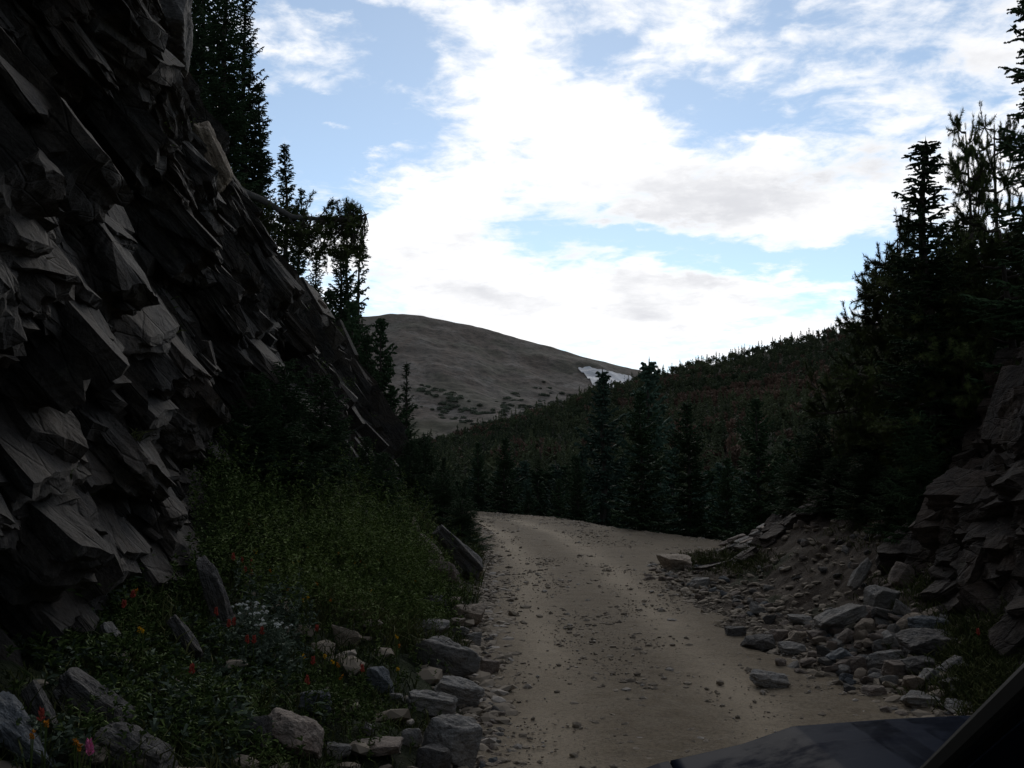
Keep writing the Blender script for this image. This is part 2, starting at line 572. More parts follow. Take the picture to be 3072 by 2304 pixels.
# ------------------------------------------------------------------ ground sheet
def spaced(lo, hi, step, far_lo, far_hi, n_far=26):
    core = np.arange(lo, hi, step)
    a = lo - np.geomspace(step, lo - far_lo, n_far)[::-1] if far_lo < lo else np.array([])
    bb = hi + np.geomspace(step, far_hi - hi, n_far)
    return np.concatenate([a, core, bb])


gx = spaced(-6.2, 10, .05, -5000, 5000, 40)
gy = np.concatenate([-np.geomspace(2, 400, 16)[::-1], np.arange(-1.5, 4, .2), np.arange(4, 14, .045), np.arange(14, 30, .08),
                     np.arange(30, 64, .25), 64 + np.geomspace(.6, 7000, 40)])
X, Y = np.meshgrid(gx, gy, indexing='ij')
Z = g(X, Y)
L = xl(Y); R = xr(Y)
inroad = (X > L + .05) & (X < R - .05) & (Y < yo(X) - .3)
Z = np.where(inroad, Z - .03, Z)
under = X < np.interp(Y, YT, XT) - .6
Z = np.where(under & (Y < 46), Z - .6, Z)
veg = smooth(0.0, .45, L - X + .15 * fbm(X * 2, Y * 2, 0, 3, 5))
veg = np.maximum(veg, smooth(2.7, 3.8, X - R + .8 * fbm(X * .8, Y * .8, 0, 3, 15)))
veg = np.maximum(veg, smooth(.8, 3.0, Y - yo(X)))
veg = np.maximum(veg, .75 * smooth(.50, .8, fbm(X * .9, Y * .9, 0, 3, 25)) * smooth(.3, 1.0, X - R))
V = np.stack([X, Y, Z], -1).reshape(-1, 3)
o = mesh_np('ground', V, grid_faces(*X.shape), M['ground'], {'veg': ('POINT', np.clip(veg, 0, 1))}, smooth_sh=True)
tag(o, kind='structure')

# ------------------------------------------------------------------ road sheet
ry = np.concatenate([np.arange(-8, 4, .2), np.arange(4, 14, .03), np.arange(14, 28, .05), np.arange(28, 60, .12)])
nt = 190
T = np.linspace(0, 1, nt)
Y, TT = np.meshgrid(ry, T, indexing='ij')
lft = xl(Y) - .10 + .10 * fbm(Y * 1.7, 0 * Y, 0, 3, 31)
rgt0 = np.interp(Y, YR[:-2], XR[:-2])
# beyond the mound the road opens out to the outer edge of its bend
xo_of_y = np.interp(Y, YO[::-1], XO[::-1])
rgt = np.where(Y < 23, np.interp(Y, YR, XR), np.minimum(np.interp(Y, YR, XR), xo_of_y))
rgt = np.where(Y > 26, xo_of_y, rgt) + .18 + .16 * fbm(Y * 1.3, 0 * Y + 5, 0, 3, 33)
X = lft + (rgt - lft) * TT
edge = np.minimum(TT, 1 - TT) * (rgt - lft)
Z = g(X, Y)
flat = Z * 0
cxr = np.interp(Y, [0, 12, 20, 30, 38, 46], [1.15, 1.15, 1.10, .6, -.6, -5])
rr = np.minimum(np.abs(X - (cxr - .80)), np.abs(X - (cxr + .80)))
rut = np.exp(-(rr / .36) ** 2) * (.85 + .35 * fbm(X * 1.3, Y * .5, 0, 3, 41))
dz = .006 - .025 * rut + .014 * fbm(X * .9, Y * .45, 0, 3, 43) + .0045 * fbm(X * 7, Y * 6, 0, 3, 44)
dz = dz + .005 * smooth(.25, .9, fbm(X * 3.2, Y * 3.6, 0, 3, 47))          # low rocky ledges poking through
Z = np.maximum(Z, -3) + dz - .10 * (1 - smooth(0, .22, edge)) + .012
V = np.stack([X, Y, Z], -1).reshape(-1, 3)
o = mesh_np('road', V, grid_faces(*X.shape), M['road'], {'rut': ('POINT', np.clip(rut, 0, 1))}, smooth_sh=True)
tag(o, kind='structure')


# ------------------------------------------------------------------ slabby rock displacement
def slabs(y, z, seed, scale=1.0, dip=1.0):
    """beds dip down and outwards: every block juts out towards its lower end and is undercut there"""
    wy = y + .16 * scale * fbm(y * .8 / scale, z * .8 / scale, 0, 2, seed + 5)
    wz = z + .14 * scale * fbm(y * .8 / scale, z * .8 / scale, 5, 2, seed + 6)
    d = 0
    for k, (La, Lb, amp, gz, ga, cr, cw) in enumerate([
            (2.5, 2.3, .62, .34, .22, .16, .025),
            (1.05, 1.25, .36, .42, .40, .11, .03),
            (.42, .66, .11, .30, .36, .034, .04),
            (.20, .26, .035, .22, .30, .010, .05)]):
        La *= scale; Lb *= scale; amp *= scale
        # shear the cells so that columns of blocks lean away
        a_ = wy + .25 * wz; b_ = wz - .18 * wy
        ca, cb, F1, F2, ka, kb = voro(a_ / La, b_ / Lb, seed + 11 * k)
        off = hsh(ka, kb, 3, seed + k) - .5
        g1 = hsh(ka, kb, 4, seed + k)
        g2 = hsh(ka, kb, 5, seed + k) - .5
        msk = 1.0 if k == 0 else .25 + 1.0 * smooth(-.35, .45, fbm(y * .55 / scale + 3 * k, z * .65 / scale, 9, 2, seed + 60 + k))
        d = d + msk * (amp * off * 1.5 - dip * gz * (1.6 * g1 - .30) * cb * Lb + ga * g2 * 2.0 * ca * La)
        d = d - msk * cr * scale * np.exp(-(F2 - F1) / cw)
    return d


def blur(D, n):
    for _ in range(n):
        P_ = np.pad(D, 1, mode='edge')
        D = (P_[:-2, 1:-1] + 2 * P_[1:-1, 1:-1] + P_[2:, 1:-1]) / 4
        P_ = np.pad(D, 1, mode='edge')
        D = (P_[1:-1, :-2] + 2 * P_[1:-1, 1:-1] + P_[1:-1, 2:]) / 4
    return D


# ------------------------------------------------------------------ angular blocks
import bmesh


def block_shape(seed, cuts, sub):
    """unit box cut by random planes: hard flat facets, chipped edges"""
    rng = np.random.default_rng(seed)
    bm = bmesh.new()
    bmesh.ops.create_cube(bm, size=2)
    for v_ in bm.verts:
        v_.co += Vector(rng.uniform(-.16, .16, 3))
    for k in range(cuts):
        n_ = rng.normal(size=3) * [1, 1, .7]
        n_ /= np.linalg.norm(n_)
        ext = np.abs(n_).sum()
        d_ = rng.uniform(.62, .92) * ext
        bmesh.ops.bisect_plane(bm, geom=bm.verts[:] + bm.edges[:] + bm.faces[:], plane_co=Vector(n_ * d_), plane_no=Vector(n_), clear_outer=True)
        ed = [e for e in bm.edges if e.is_boundary]
        if ed:
            bmesh.ops.contextual_create(bm, geom=ed)
    bmesh.ops.triangulate(bm, faces=bm.faces[:])
    if sub:
        for q in range(sub):
            bmesh.ops.subdivide_edges(bm, edges=[e for e in bm.edges if e.calc_length() > .22], cuts=1)
            bmesh.ops.triangulate(bm, faces=bm.faces[:])
    V_ = np.array([v_.co[:] for v_ in bm.verts])
    F_ = np.array([[v_.index for v_ in f_.verts] for f_ in bm.faces])
    bm.free()
    if sub:
        o_ = rng.uniform(0, 40, 3)
        for ax in range(3):
            V_[:, ax] += .050 * fbm(V_[:, 0] * 2.6 + o_[ax], V_[:, 1] * 2.6 + o_[0], V_[:, 2] * 3, 4, seed % 50 + ax, .6)
        st_ = .045 * np.sign(np.sin(V_[:, 2] * 7 + o_[0] + 2 * V_[:, 0])) * (1 - np.clip(np.abs(V_[:, 2]), 0, 1) ** 3)
        V_[:, 0] *= 1 + st_; V_[:, 1] *= 1 + st_
    return V_, F_


BLK_HI = [block_shape(800 + i, 5 + i % 4, 3) for i in range(26)]
BLK_LO = [block_shape(900 + i, 5 + i % 3, 0) for i in range(26)]


class Blocks:
    def __init__(self): self.V = []; self.F = []; self.t = []; self.n = 0
    def add(self, c, half, axes, hi, tint, rng):
        V_, F_ = (BLK_HI if hi else BLK_LO)[rng.integers(26)]
        sg = rng.choice([-1, 1], 2)
        P_ = V_ * np.array(half) * [sg[0], sg[1], sg[0] * sg[1]]
        self.V.append(P_ @ axes + c)
        self.F.append(F_ + self.n); self.n += len(V_)
        self.t.append(np.full(len(F_), tint))


def bed_axes(dip, strike_jit, rng, jit=8, side=1):
    """rows: down-dip, strike, bed normal"""
    dp_ = radians(dip + rng.normal(0, jit)); st = radians(strike_jit + rng.normal(0, jit)); rk = radians(rng.normal(0, jit * .7))
    d_ = np.array([side * cos(dp_), 0, -sin(dp_)]); n_ = np.array([side * sin(dp_), 0, cos(dp_)]); s_ = np.cross(n_, d_)
    Rz = np.array([[cos(st), -sin(st), 0], [sin(st), cos(st), 0], [0, 0, 1]])
    Rx = np.array([[1, 0, 0], [0, cos(rk), -sin(rk)], [0, sin(rk), cos(rk)]])
    return np.stack([d_, s_, n_]) @ Rz.T @ Rx.T


# ------------------------------------------------------------------ left cliff
cy = np.concatenate([-2 + np.arange(0, 5, .2), 3 * np.exp(np.linspace(0, math.log(46.5 / 3), 420))])
nv1, nv2 = 200, 50
v = np.concatenate([np.linspace(-.12, 1, nv1), 1 + np.geomspace(.003, 9, nv2)])


def cliff_base(Y, VV):
    xt = np.interp(Y, YT, XT); zt = np.interp(Y, YT, ZT); xc = np.interp(Y, YC, XC); zc = np.interp(Y, YC, ZC)
    f = np.clip(VV, -.2, 1)
    X0 = xt + (xc - xt) * (.55 * f + .45 * f ** 2.2) - .15
    Z0 = zt + (zc - zt) * f
    X0 = X0 - .40 * fbm(Y * .22, f * 1.6, 0, 3, 71) * np.clip(f * 3, 0, 1)
    X0 = X0 + (.55 * np.clip(fbm(Y * .50 + Z0 * .25, Z0 * .62, 3, 2, 171), -.8, .8) + .22 * np.sign(vn(Y * .9 + 3, Z0 * 1.1, 0, 172))) * np.clip(f * 4, 0, 1) * (1 - .95 * smooth(.5, .95, f))
    X0 = X0 - .75 * np.exp(-((Y - 9.6) / .9) ** 2 - ((Z0 - 4.3) / .8) ** 2)
    X0 = X0 - .50 * np.exp(-((Y - 16) / 2.2) ** 2 - ((Z0 - 2.7) / .8) ** 2)
    X0 = X0 - 1.0 * np.exp(-((Y - 12.8) / 2.0) ** 2 - ((Z0 - 2.2) / 1.1) ** 2)
    pl = np.maximum(VV - 1, 0)
    return X0 - pl * 4.0, Y, Z0 + pl * 1.0 * np.clip(zc / 6, 0, 1) * (1 - .06 * pl), zc - zt


Y, VV = np.meshgrid(cy, v, indexing='ij')
X0, Y0, Z0, hgt = cliff_base(Y, VV)
P = np.stack([X0 - .22 + .10 * fbm(Y * 2, Z0 * 2, 0, 4, 77), Y0, Z0], -1)
P[..., 2] = np.where(Y > 40, P[..., 2] - .35 * smooth(40, 46, Y) * 3, P[..., 2])
B_ = Blocks()
B_.V.append(P.reshape(-1, 3)); gf = grid_faces(*Y.shape)
gf = np.vstack([gf[:, [0, 1, 2]], gf[:, [0, 2, 3]]])
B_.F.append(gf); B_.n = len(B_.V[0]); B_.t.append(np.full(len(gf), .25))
rng = np.random.default_rng(2024)
LEDGES = []
for (n, dl, sl, tl, out, vmax) in [(820, (.50, 1.20), (.38, .95), (.17, .42), (-.26, .14), 1.03), (2300, (.24, .60), (.18, .50), (.07, .20), (-.20, .08), 1.02),
                                   (3000, (.08, .26), (.07, .22), (.025, .09), (-.06, .12), 1.01)]:
    for k in range(n):
        small = dl[1] < .3
        u_ = rng.random()
        yb = 1.5 + 40 * u_ ** (1.45 if not small else 1.8)
        vb = rng.uniform(-.02, vmax)
        x0, y0, z0, hh_ = [float(q) for q in cliff_base(np.array(yb), np.array(vb))]
        if hh_ < .6 and not small: continue
        # keep blocks low where the crest comes down
        k_ = min(1, .35 + hh_ / 5)
        sc_ = (1 + .012 * yb) if small else (.80 + .20 * float(smooth(7, 15, yb)))
        hd, hs, ht = rng.uniform(*dl) * k_ * sc_, rng.uniform(*sl) * k_ * sc_, rng.uniform(*tl) * k_ * sc_
        ax = bed_axes(50, 8, rng, 6 if not small else 12)
        c_ = np.array([x0, y0, z0]) + np.array([rng.uniform(*out), 0, 0]) - ax[0] * hd * .45
        if vb < .10: c_[0] -= .06
        tint = np.clip(.5 + .25 * fbm(yb * .25, z0 * .4, 0, 2, 5) + rng.normal(0, .16), 0, 1)
        B_.add(c_, (hd, hs, ht), ax, not small and yb < 22, tint, rng)
        if not small and rng.random() < .25: LEDGES.append(c_ + ax[2] * ht * .95 + ax[0] * hd * rng.uniform(0, .7))
print('cliff tris', sum(len(f_) for f_ in B_.F))
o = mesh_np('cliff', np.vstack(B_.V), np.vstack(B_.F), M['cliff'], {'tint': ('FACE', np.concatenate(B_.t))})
tag(o, kind='structure')


def cliff_top(x, y):
    """height of the plateau behind the crest"""
    xc_, zc_ = np.interp(y, YC, XC), np.interp(y, YC, ZC)
    p_ = max((xc_ - x) / 4.0, 0)
    return float(zc_ + p_ * min(zc_ / 6, 1) * (1 - .06 * p_)) - .1


# ------------------------------------------------------------------ right outcrop
OY = [-2, 6, 9, 11.5, 14, 16, 17.5]


def out_base(Y, VV):
    xt = np.interp(Y, OY, [4.9, 4.6, 4.35, 4.45, 5.2, 6.2, 7.0])
    zt = g(xt, Y) - .1
    zc = np.interp(Y, [-2, 6, 10, 12.5, 14, 16, 17.5], [3.6, 3.5, 3.5, 3.2, 2.6, 2.2, 2.0])
    xc = xt + np.interp(Y, [6, 12, 16], [1.5, 1.3, 1.0])
    f = np.clip(VV, -.2, 1); pl = np.maximum(VV - 1, 0)
    return xt + (xc - xt) * f + pl * 2.2 + .12, Y, zt + (zc - zt) * f + pl * .35


cy = np.concatenate([-2 + np.arange(0, 6, .2), np.linspace(4.05, 17.5, 200)])
v = np.concatenate([np.linspace(-.15, 1, 90), 1 + np.geomspace(.004, 3, 30)])
Y, VV = np.meshgrid(cy, v, indexing='ij')
X0, Y0, Z0 = out_base(Y, VV)
P = np.stack([X0 + .08 * fbm(Y * 3, Z0 * 3, 0, 4, 78), Y0, Z0], -1)
B_ = Blocks()
B_.V.append(P.reshape(-1, 3)); gf = grid_faces(*Y.shape); gf = np.vstack([gf[:, [0, 1, 2]], gf[:, [0, 2, 3]]])
B_.F.append(gf); B_.n = len(B_.V[0]); B_.t.append(np.full(len(gf), .2))
rng = np.random.default_rng(2025)
for (n, dl, sl, tl) in [(130, (.20, .48), (.20, .48), (.14, .32)), (460, (.12, .32), (.12, .30), (.08, .22)), (1300, (.04, .14), (.04, .14), (.025, .09))]:
    for k in range(n):
        yb = rng.uniform(4.5, 17.3); vb = rng.uniform(0, 1.05)
        x0, y0, z0 = [float(q) for q in out_base(np.array(yb), np.array(vb))]
        hd, hs, ht = rng.uniform(*dl), rng.uniform(*sl), rng.uniform(*tl)
        if yb > 14: hd *= .6; hs *= .6; ht *= .6
        ax = bed_axes(36, 12, rng, 17, side=-1)
        c_ = np.array([x0, y0, z0]) - np.array([rng.uniform(-.16, .08), 0, 0]) - ax[0] * hd * .4
        B_.add(c_, (hd, hs, ht), ax, dl[1] > .2, np.clip(.5 + rng.normal(0, .2), 0, 1), rng)
# broken rock poking out of the dirt slope and the mound
for k in range(150):
    yb = rng.uniform(13, 24.5); tb = rng.uniform(.9, 3.4)
    xb = float(xr(yb)) + tb
    if fbm(xb * .7, yb * .7, 0, 2, 35) < .05: continue
    hd, hs, ht = rng.uniform(.10, .38), rng.uniform(.08, .30), rng.uniform(.04, .13)
    ax = bed_axes(30, 10, rng, 14, side=-1)
    B_.add(np.array([xb, yb, float(g(xb, yb)) + ht * .1]), (hd, hs, ht), ax, True, np.clip(.55 + rng.normal(0, .2), 0, 1), rng)
o = mesh_np('rock_outcrop', np.vstack(B_.V), np.vstack(B_.F), M['outcrop'], {'tint': ('FACE', np.concatenate(B_.t))})
tag(o, kind='structure')

# ------------------------------------------------------------------ forested hill
HC = np.array([300, 380, 410, 450, 520, 560, 600, 640, 680, 740, 800, 870, 950, 1024, 1200, 1500.])
HP = np.array([474, 462, 456, 447, 425, 412, 393, 384, 372, 358, 343, 326, 300, 275, 225, 180.])
HYR = np.interp(HC, [300, 500, 600, 740, 1500], [200, 300, 400, 470, 470])


def hill(c, t):
    py = np.interp(c, HC, HP)
    yr = np.interp(c, HC, HYR)
    yf = 66.0
    yy = yf + (yr - yf) * t
    s = (465 - py) / FPX
    zr = CAMZ + s * yr
    zf = -13.0
    f = t ** 1.12
    zz = zf + (zr - zf) * f
    u = (c - 512) / FPX
    xx = u * yy
    zz = zz + 2.0 * fbm(xx * .02, yy * .02, 0, 4, 61) * np.clip(t * 4, 0, 1) * (1 - smooth(.8, 1.0, t))
    return xx, yy, zz


cs = np.linspace(300, 1500, 260)
ts = np.linspace(-.05, 1, 120)
C, Tt = np.meshgrid(cs, ts, indexing='ij')
X, Y, Z = hill(C, np.maximum(Tt, 0))
Y = Y + np.minimum(Tt, 0) * 200; Z = Z + np.minimum(Tt, 0) * 60
# back side
X2, Y2, Z2 = X[:, -1:], Y[:, -1:], Z[:, -1:]
X = np.concatenate([X, X2 * 1.1, X2 * 1.6], 1); Y = np.concatenate([Y, Y2 + 40, Y2 + 300], 1); Z = np.concatenate([Z, Z2 - 8, Z2 - 120], 1)
o = mesh_np('hill', np.stack([X, Y, Z], -1).reshape(-1, 3), grid_faces(*X.shape), M['hill'], smooth_sh=True)
tag(o, kind='structure')

# ------------------------------------------------------------------ mountain
MC = np.array([-700, -200, 200, 330, 365, 378, 388, 402, 422, 440, 470, 500, 530, 560, 590, 620, 650, 670, 720, 900, 1500.])
MP = np.array([380, 340, 318, 316, 315, 314.5, 312.5, 312, 314.5, 318, 324, 332, 340, 349, 357, 365, 371.5, 376, 390, 440, 470.])


def mount(c, t):
    py = np.interp(c, MC, MP) + .5
    yr = 1900.0 + 0 * c
    s = (465 - py) / FPX
    zr = CAMZ + s * yr
    yy = 900 + (yr - 900) * t
    zf = -30.0
    f = .25 * t + .75 * t ** 1.35
    f = np.where(t > .90, f - .35 * (t - .90) ** 2 * 0, f)
    zz = zf + (zr - zf) * f
    xx = (c - 512) / FPX * yy
    w = np.clip(t * 5, 0, 1) * (1 - smooth(.90, 1.0, t))
    zz = zz + w * (7 * fbm(xx * .006, yy * .006, 0, 6, 81, .55) + 5 * np.abs(fbm(xx * .012 + yy * .004, yy * .003, 0, 4, 83)))
    zz = zz + (1 - w) * 1.2 * fbm(xx * .03, yy * .03, 0, 3, 84)
    return xx, yy, zz


cs = np.linspace(-700, 1500, 900)
ts = np.linspace(0, 1, 300)
C, Tt = np.meshgrid(cs, ts, indexing='ij')
X, Y, Z = mount(C, Tt)
vg = smooth(.05, .6, fbm(X * .004, Y * .008, 0, 4, 91) + 1.3 * (.30 - Tt)) * (1 - smooth(.25, .45, Tt))
vg = np.maximum(vg, .5 * smooth(.93, 1.0, Tt) * smooth(420, 380, C))
X = np.concatenate([X, X[:, -1:] * 1.3], 1); Y = np.concatenate([Y, Y[:, -1:] + 700], 1); Z = np.concatenate([Z, Z[:, -1:] - 150], 1)
vg = np.concatenate([vg, vg[:, -1:]], 1)
o = mesh_np('mountain', np.stack([X, Y, Z], -1).reshape(-1, 3), grid_faces(*X.shape), M['mountain'], {'veg': ('POINT', vg)}, smooth_sh=True)
tag(o, kind='structure')


def mount_hit(px, py):
    t = np.linspace(.02, 1, 1500)
    x_, y_, z_ = mount(np.full(t.shape, float(px)), t)
    d = ray(px, py)
    s = d[2] / d[1]
    m_ = (z_ - CAMZ) / y_
    k = np.argmax(m_ > s)
    return t[k]


# old snow patch draped over the mountainside
snow_top = [(578, 369), (590, 367.5), (604, 371), (618, 374), (630, 377), (634, 379)]
snow_bot = [(584, 371.5), (590, 380), (595, 389), (600, 400), (615, 408), (634, 400)]
nu_, nv_ = 90, 50
VS = []
for i in range(nu_):
    a = i / (nu_ - 1)
    cxp = 578.5 + 55 * a
    topy = np.interp(cxp, [q[0] for q in snow_top], [q[1] for q in snow_top])
    boty = np.interp(cxp, [577, 583, 590, 594, 600, 612, 640], [369.6, 372.5, 380, 388, 398, 410, 410])
    boty += 1.8 * float(vn(cxp * .5, 0, 0, 5)); topy += .8 * float(vn(cxp * .4, 3, 0, 6))
    t0, t1 = mount_hit(cxp, boty), mount_hit(cxp, topy)
    tt = np.linspace(t0, max(t1, t0 + .001), nv_)
    x_, y_, z_ = mount(np.full(nv_, cxp), tt)
    VS.append(np.stack([x_, y_ - 1, z_ + 1.2 + 0 * tt], -1))
VS = np.array(VS)
low = VS.copy(); low[..., 2] -= 6
Vv = np.concatenate([VS.reshape(-1, 3)])
o = mesh_np('snow_patch', Vv, grid_faces(nu_, nv_), M['snow'], smooth_sh=True)
tag(o, 'white patch of old snow below the ridge of the bare mountain', 'snow patch')


# ================================================================== plant geometry
def frame_from(d):
    d = d / np.maximum(np.linalg.norm(d, axis=-1, keepdims=True), 1e-9)
    up = np.where(np.abs(d[..., 2:3]) > .95, np.array([1., 0, 0]), np.array([0, 0, 1.]))
    s = np.cross(d, up)
    s /= np.maximum(np.linalg.norm(s, axis=-1, keepdims=True), 1e-9)
    t = np.cross(s, d)
    return d, s, t


def spindles(P0, P1, r, mid=.4, rng=None):
    """elongated double pyramids, 5 verts 6 tris each"""
    P0 = np.asarray(P0, float); P1 = np.asarray(P1, float); r = np.broadcast_to(np.asarray(r, float), (len(P0),))
    d, s, t = frame_from(P1 - P0)
    rng = rng or np.random.default_rng(1)
    a0 = rng.uniform(0, 2 * pi, len(P0))
    c = P0 + (P1 - P0) * mid
    ring = [c + (s * np.cos(a0 + k * 2 * pi / 3)[:, None] + t * np.sin(a0 + k * 2 * pi / 3)[:, None]) * r[:, None] for k in range(3)]
    V = np.stack([P0, *ring, P1], 1).reshape(-1, 3)
    b0 = (np.arange(len(P0)) * 5)[:, None]
    tri = np.array([[0, 2, 1], [0, 3, 2], [0, 1, 3], [4, 1, 2], [4, 2, 3], [4, 3, 1]])
    Fc = (b0[:, :, None] + tri[None]).reshape(-1, 3)
    return V, Fc


def blades(P0, D, ln, w, bend=.3, rng=None):
    """thin bent leaves: 5 verts, quad + tri"""
    n = len(P0)
    rng = rng or np.random.default_rng(2)
    D, s, t = frame_from(D)
    ang = rng.uniform(0, 2 * pi, n)[:, None]
    s2 = s * np.cos(ang) + t * np.sin(ang)
    ln = np.broadcast_to(np.asarray(ln, float), (n,))[:, None]
    w = np.broadcast_to(np.asarray(w, float), (n,))[:, None]
    hor = rng.normal(size=(n, 3)); hor[:, 2] = -.6
    hor /= np.linalg.norm(hor, axis=1, keepdims=True)
    m_ = P0 + D * ln * .55
    tip = P0 + D * ln * .95 + hor * ln * bend
    V = np.stack([P0 - s2 * w * .35, P0 + s2 * w * .35, m_ - s2 * w * .5, m_ + s2 * w * .5, tip], 1).reshape(-1, 3)
    b0 = (np.arange(n) * 5)[:, None]
    q = b0 + np.array([[0, 1, 3, 2]])
    tr = b0 + np.array([[2, 3, 4]])
    return V, q, tr


def needles(P0, P1, n, ln, w, rng, fwd=.7):
    """bottle-brush: n thin needle triangles round each segment"""
    m_ = len(P0)
    tt = rng.uniform(0, 1.0, (m_, n))
    d, s, t = frame_from(P1 - P0)
    base = P0[:, None] + (P1 - P0)[:, None] * tt[..., None]
    a = rng.uniform(0, 2 * pi, (m_, n))[..., None]
    rad = s[:, None] * np.cos(a) + t[:, None] * np.sin(a)
    dirn = d[:, None] * fwd * rng.uniform(.5, 1.4, (m_, n, 1)) + rad
    dirn /= np.linalg.norm(dirn, axis=-1, keepdims=True)
    side = np.cross(dirn, d[:, None]); side /= np.maximum(np.linalg.norm(side, axis=-1, keepdims=True), 1e-9)
    L_ = ln * rng.uniform(.7, 1.15, (m_, n, 1))
    V = np.stack([base - side * w, base + side * w, base + dirn * L_], 2).reshape(-1, 3)
    F_ = np.arange(len(V)).reshape(-1, 3)
    return V, F_


def tube(path, rad, ns=7):
    path = np.asarray(path, float); rad = np.asarray(rad, float)
    n = len(path)
    d = np.gradient(path, axis=0)
    d, s, t = frame_from(d)
    # keep frames consistent
    a = np.linspace(0, 2 * pi, ns, endpoint=False)
    V = path[:, None] + (s[:, None] * np.cos(a)[None, :, None] + t[:, None] * np.sin(a)[None, :, None]) * rad[:, None, None]
    V = V.reshape(-1, 3)
    F_ = []
    for i in range(n - 1):
        for k in range(ns):
            k2 = (k + 1) % ns
            F_.append((i * ns + k, i * ns + k2, (i + 1) * ns + k2, (i + 1) * ns + k))
    V = np.vstack([V, path[-1]])
    tri = [((n - 1) * ns + k, (n - 1) * ns + (k + 1) % ns, n * ns) for k in range(ns)]
    return V, np.array(F_), np.array(tri)


class Geo:
    def __init__(self): self.V = []; self.Q = []; self.T = []; self.n = 0; self.tq = []; self.tt = []; self.mq = []; self.mt = []
    def add(self, V, Q=None, T=None, tint=.5, mi=0):
        V = np.asarray(V)
        if Q is not None and len(Q):
            self.Q.append(np.asarray(Q) + self.n); self.tq.append(np.broadcast_to(np.asarray(tint, float), (len(Q),))); self.mq.append(np.full(len(Q), mi))
        if T is not None and len(T):
            self.T.append(np.asarray(T) + self.n)
            tn = np.asarray(tint, float)
            self.tt.append(np.broadcast_to(tn, (len(T),)) if tn.ndim == 0 or len(tn) == len(T) else np.repeat(tn, len(T) // len(tn)))
            self.mt.append(np.full(len(T), mi))
        self.V.append(V); self.n += len(V)
    def mesh(self, name, mats, link=False, parent=None, smooth_sh=False):
        F_ = []; tint = []; mi = []
        if self.Q: F_.append(np.vstack(self.Q)); tint += self.tq; mi += self.mq
        if self.T: F_.append(np.vstack(self.T)); tint += self.tt; mi += self.mt
        return mesh_np(name, np.vstack(self.V), F_, mats, {'tint': ('FACE', np.concatenate(tint))}, smooth_sh=smooth_sh,
                       midx=np.concatenate(mi), link=link, parent=parent)


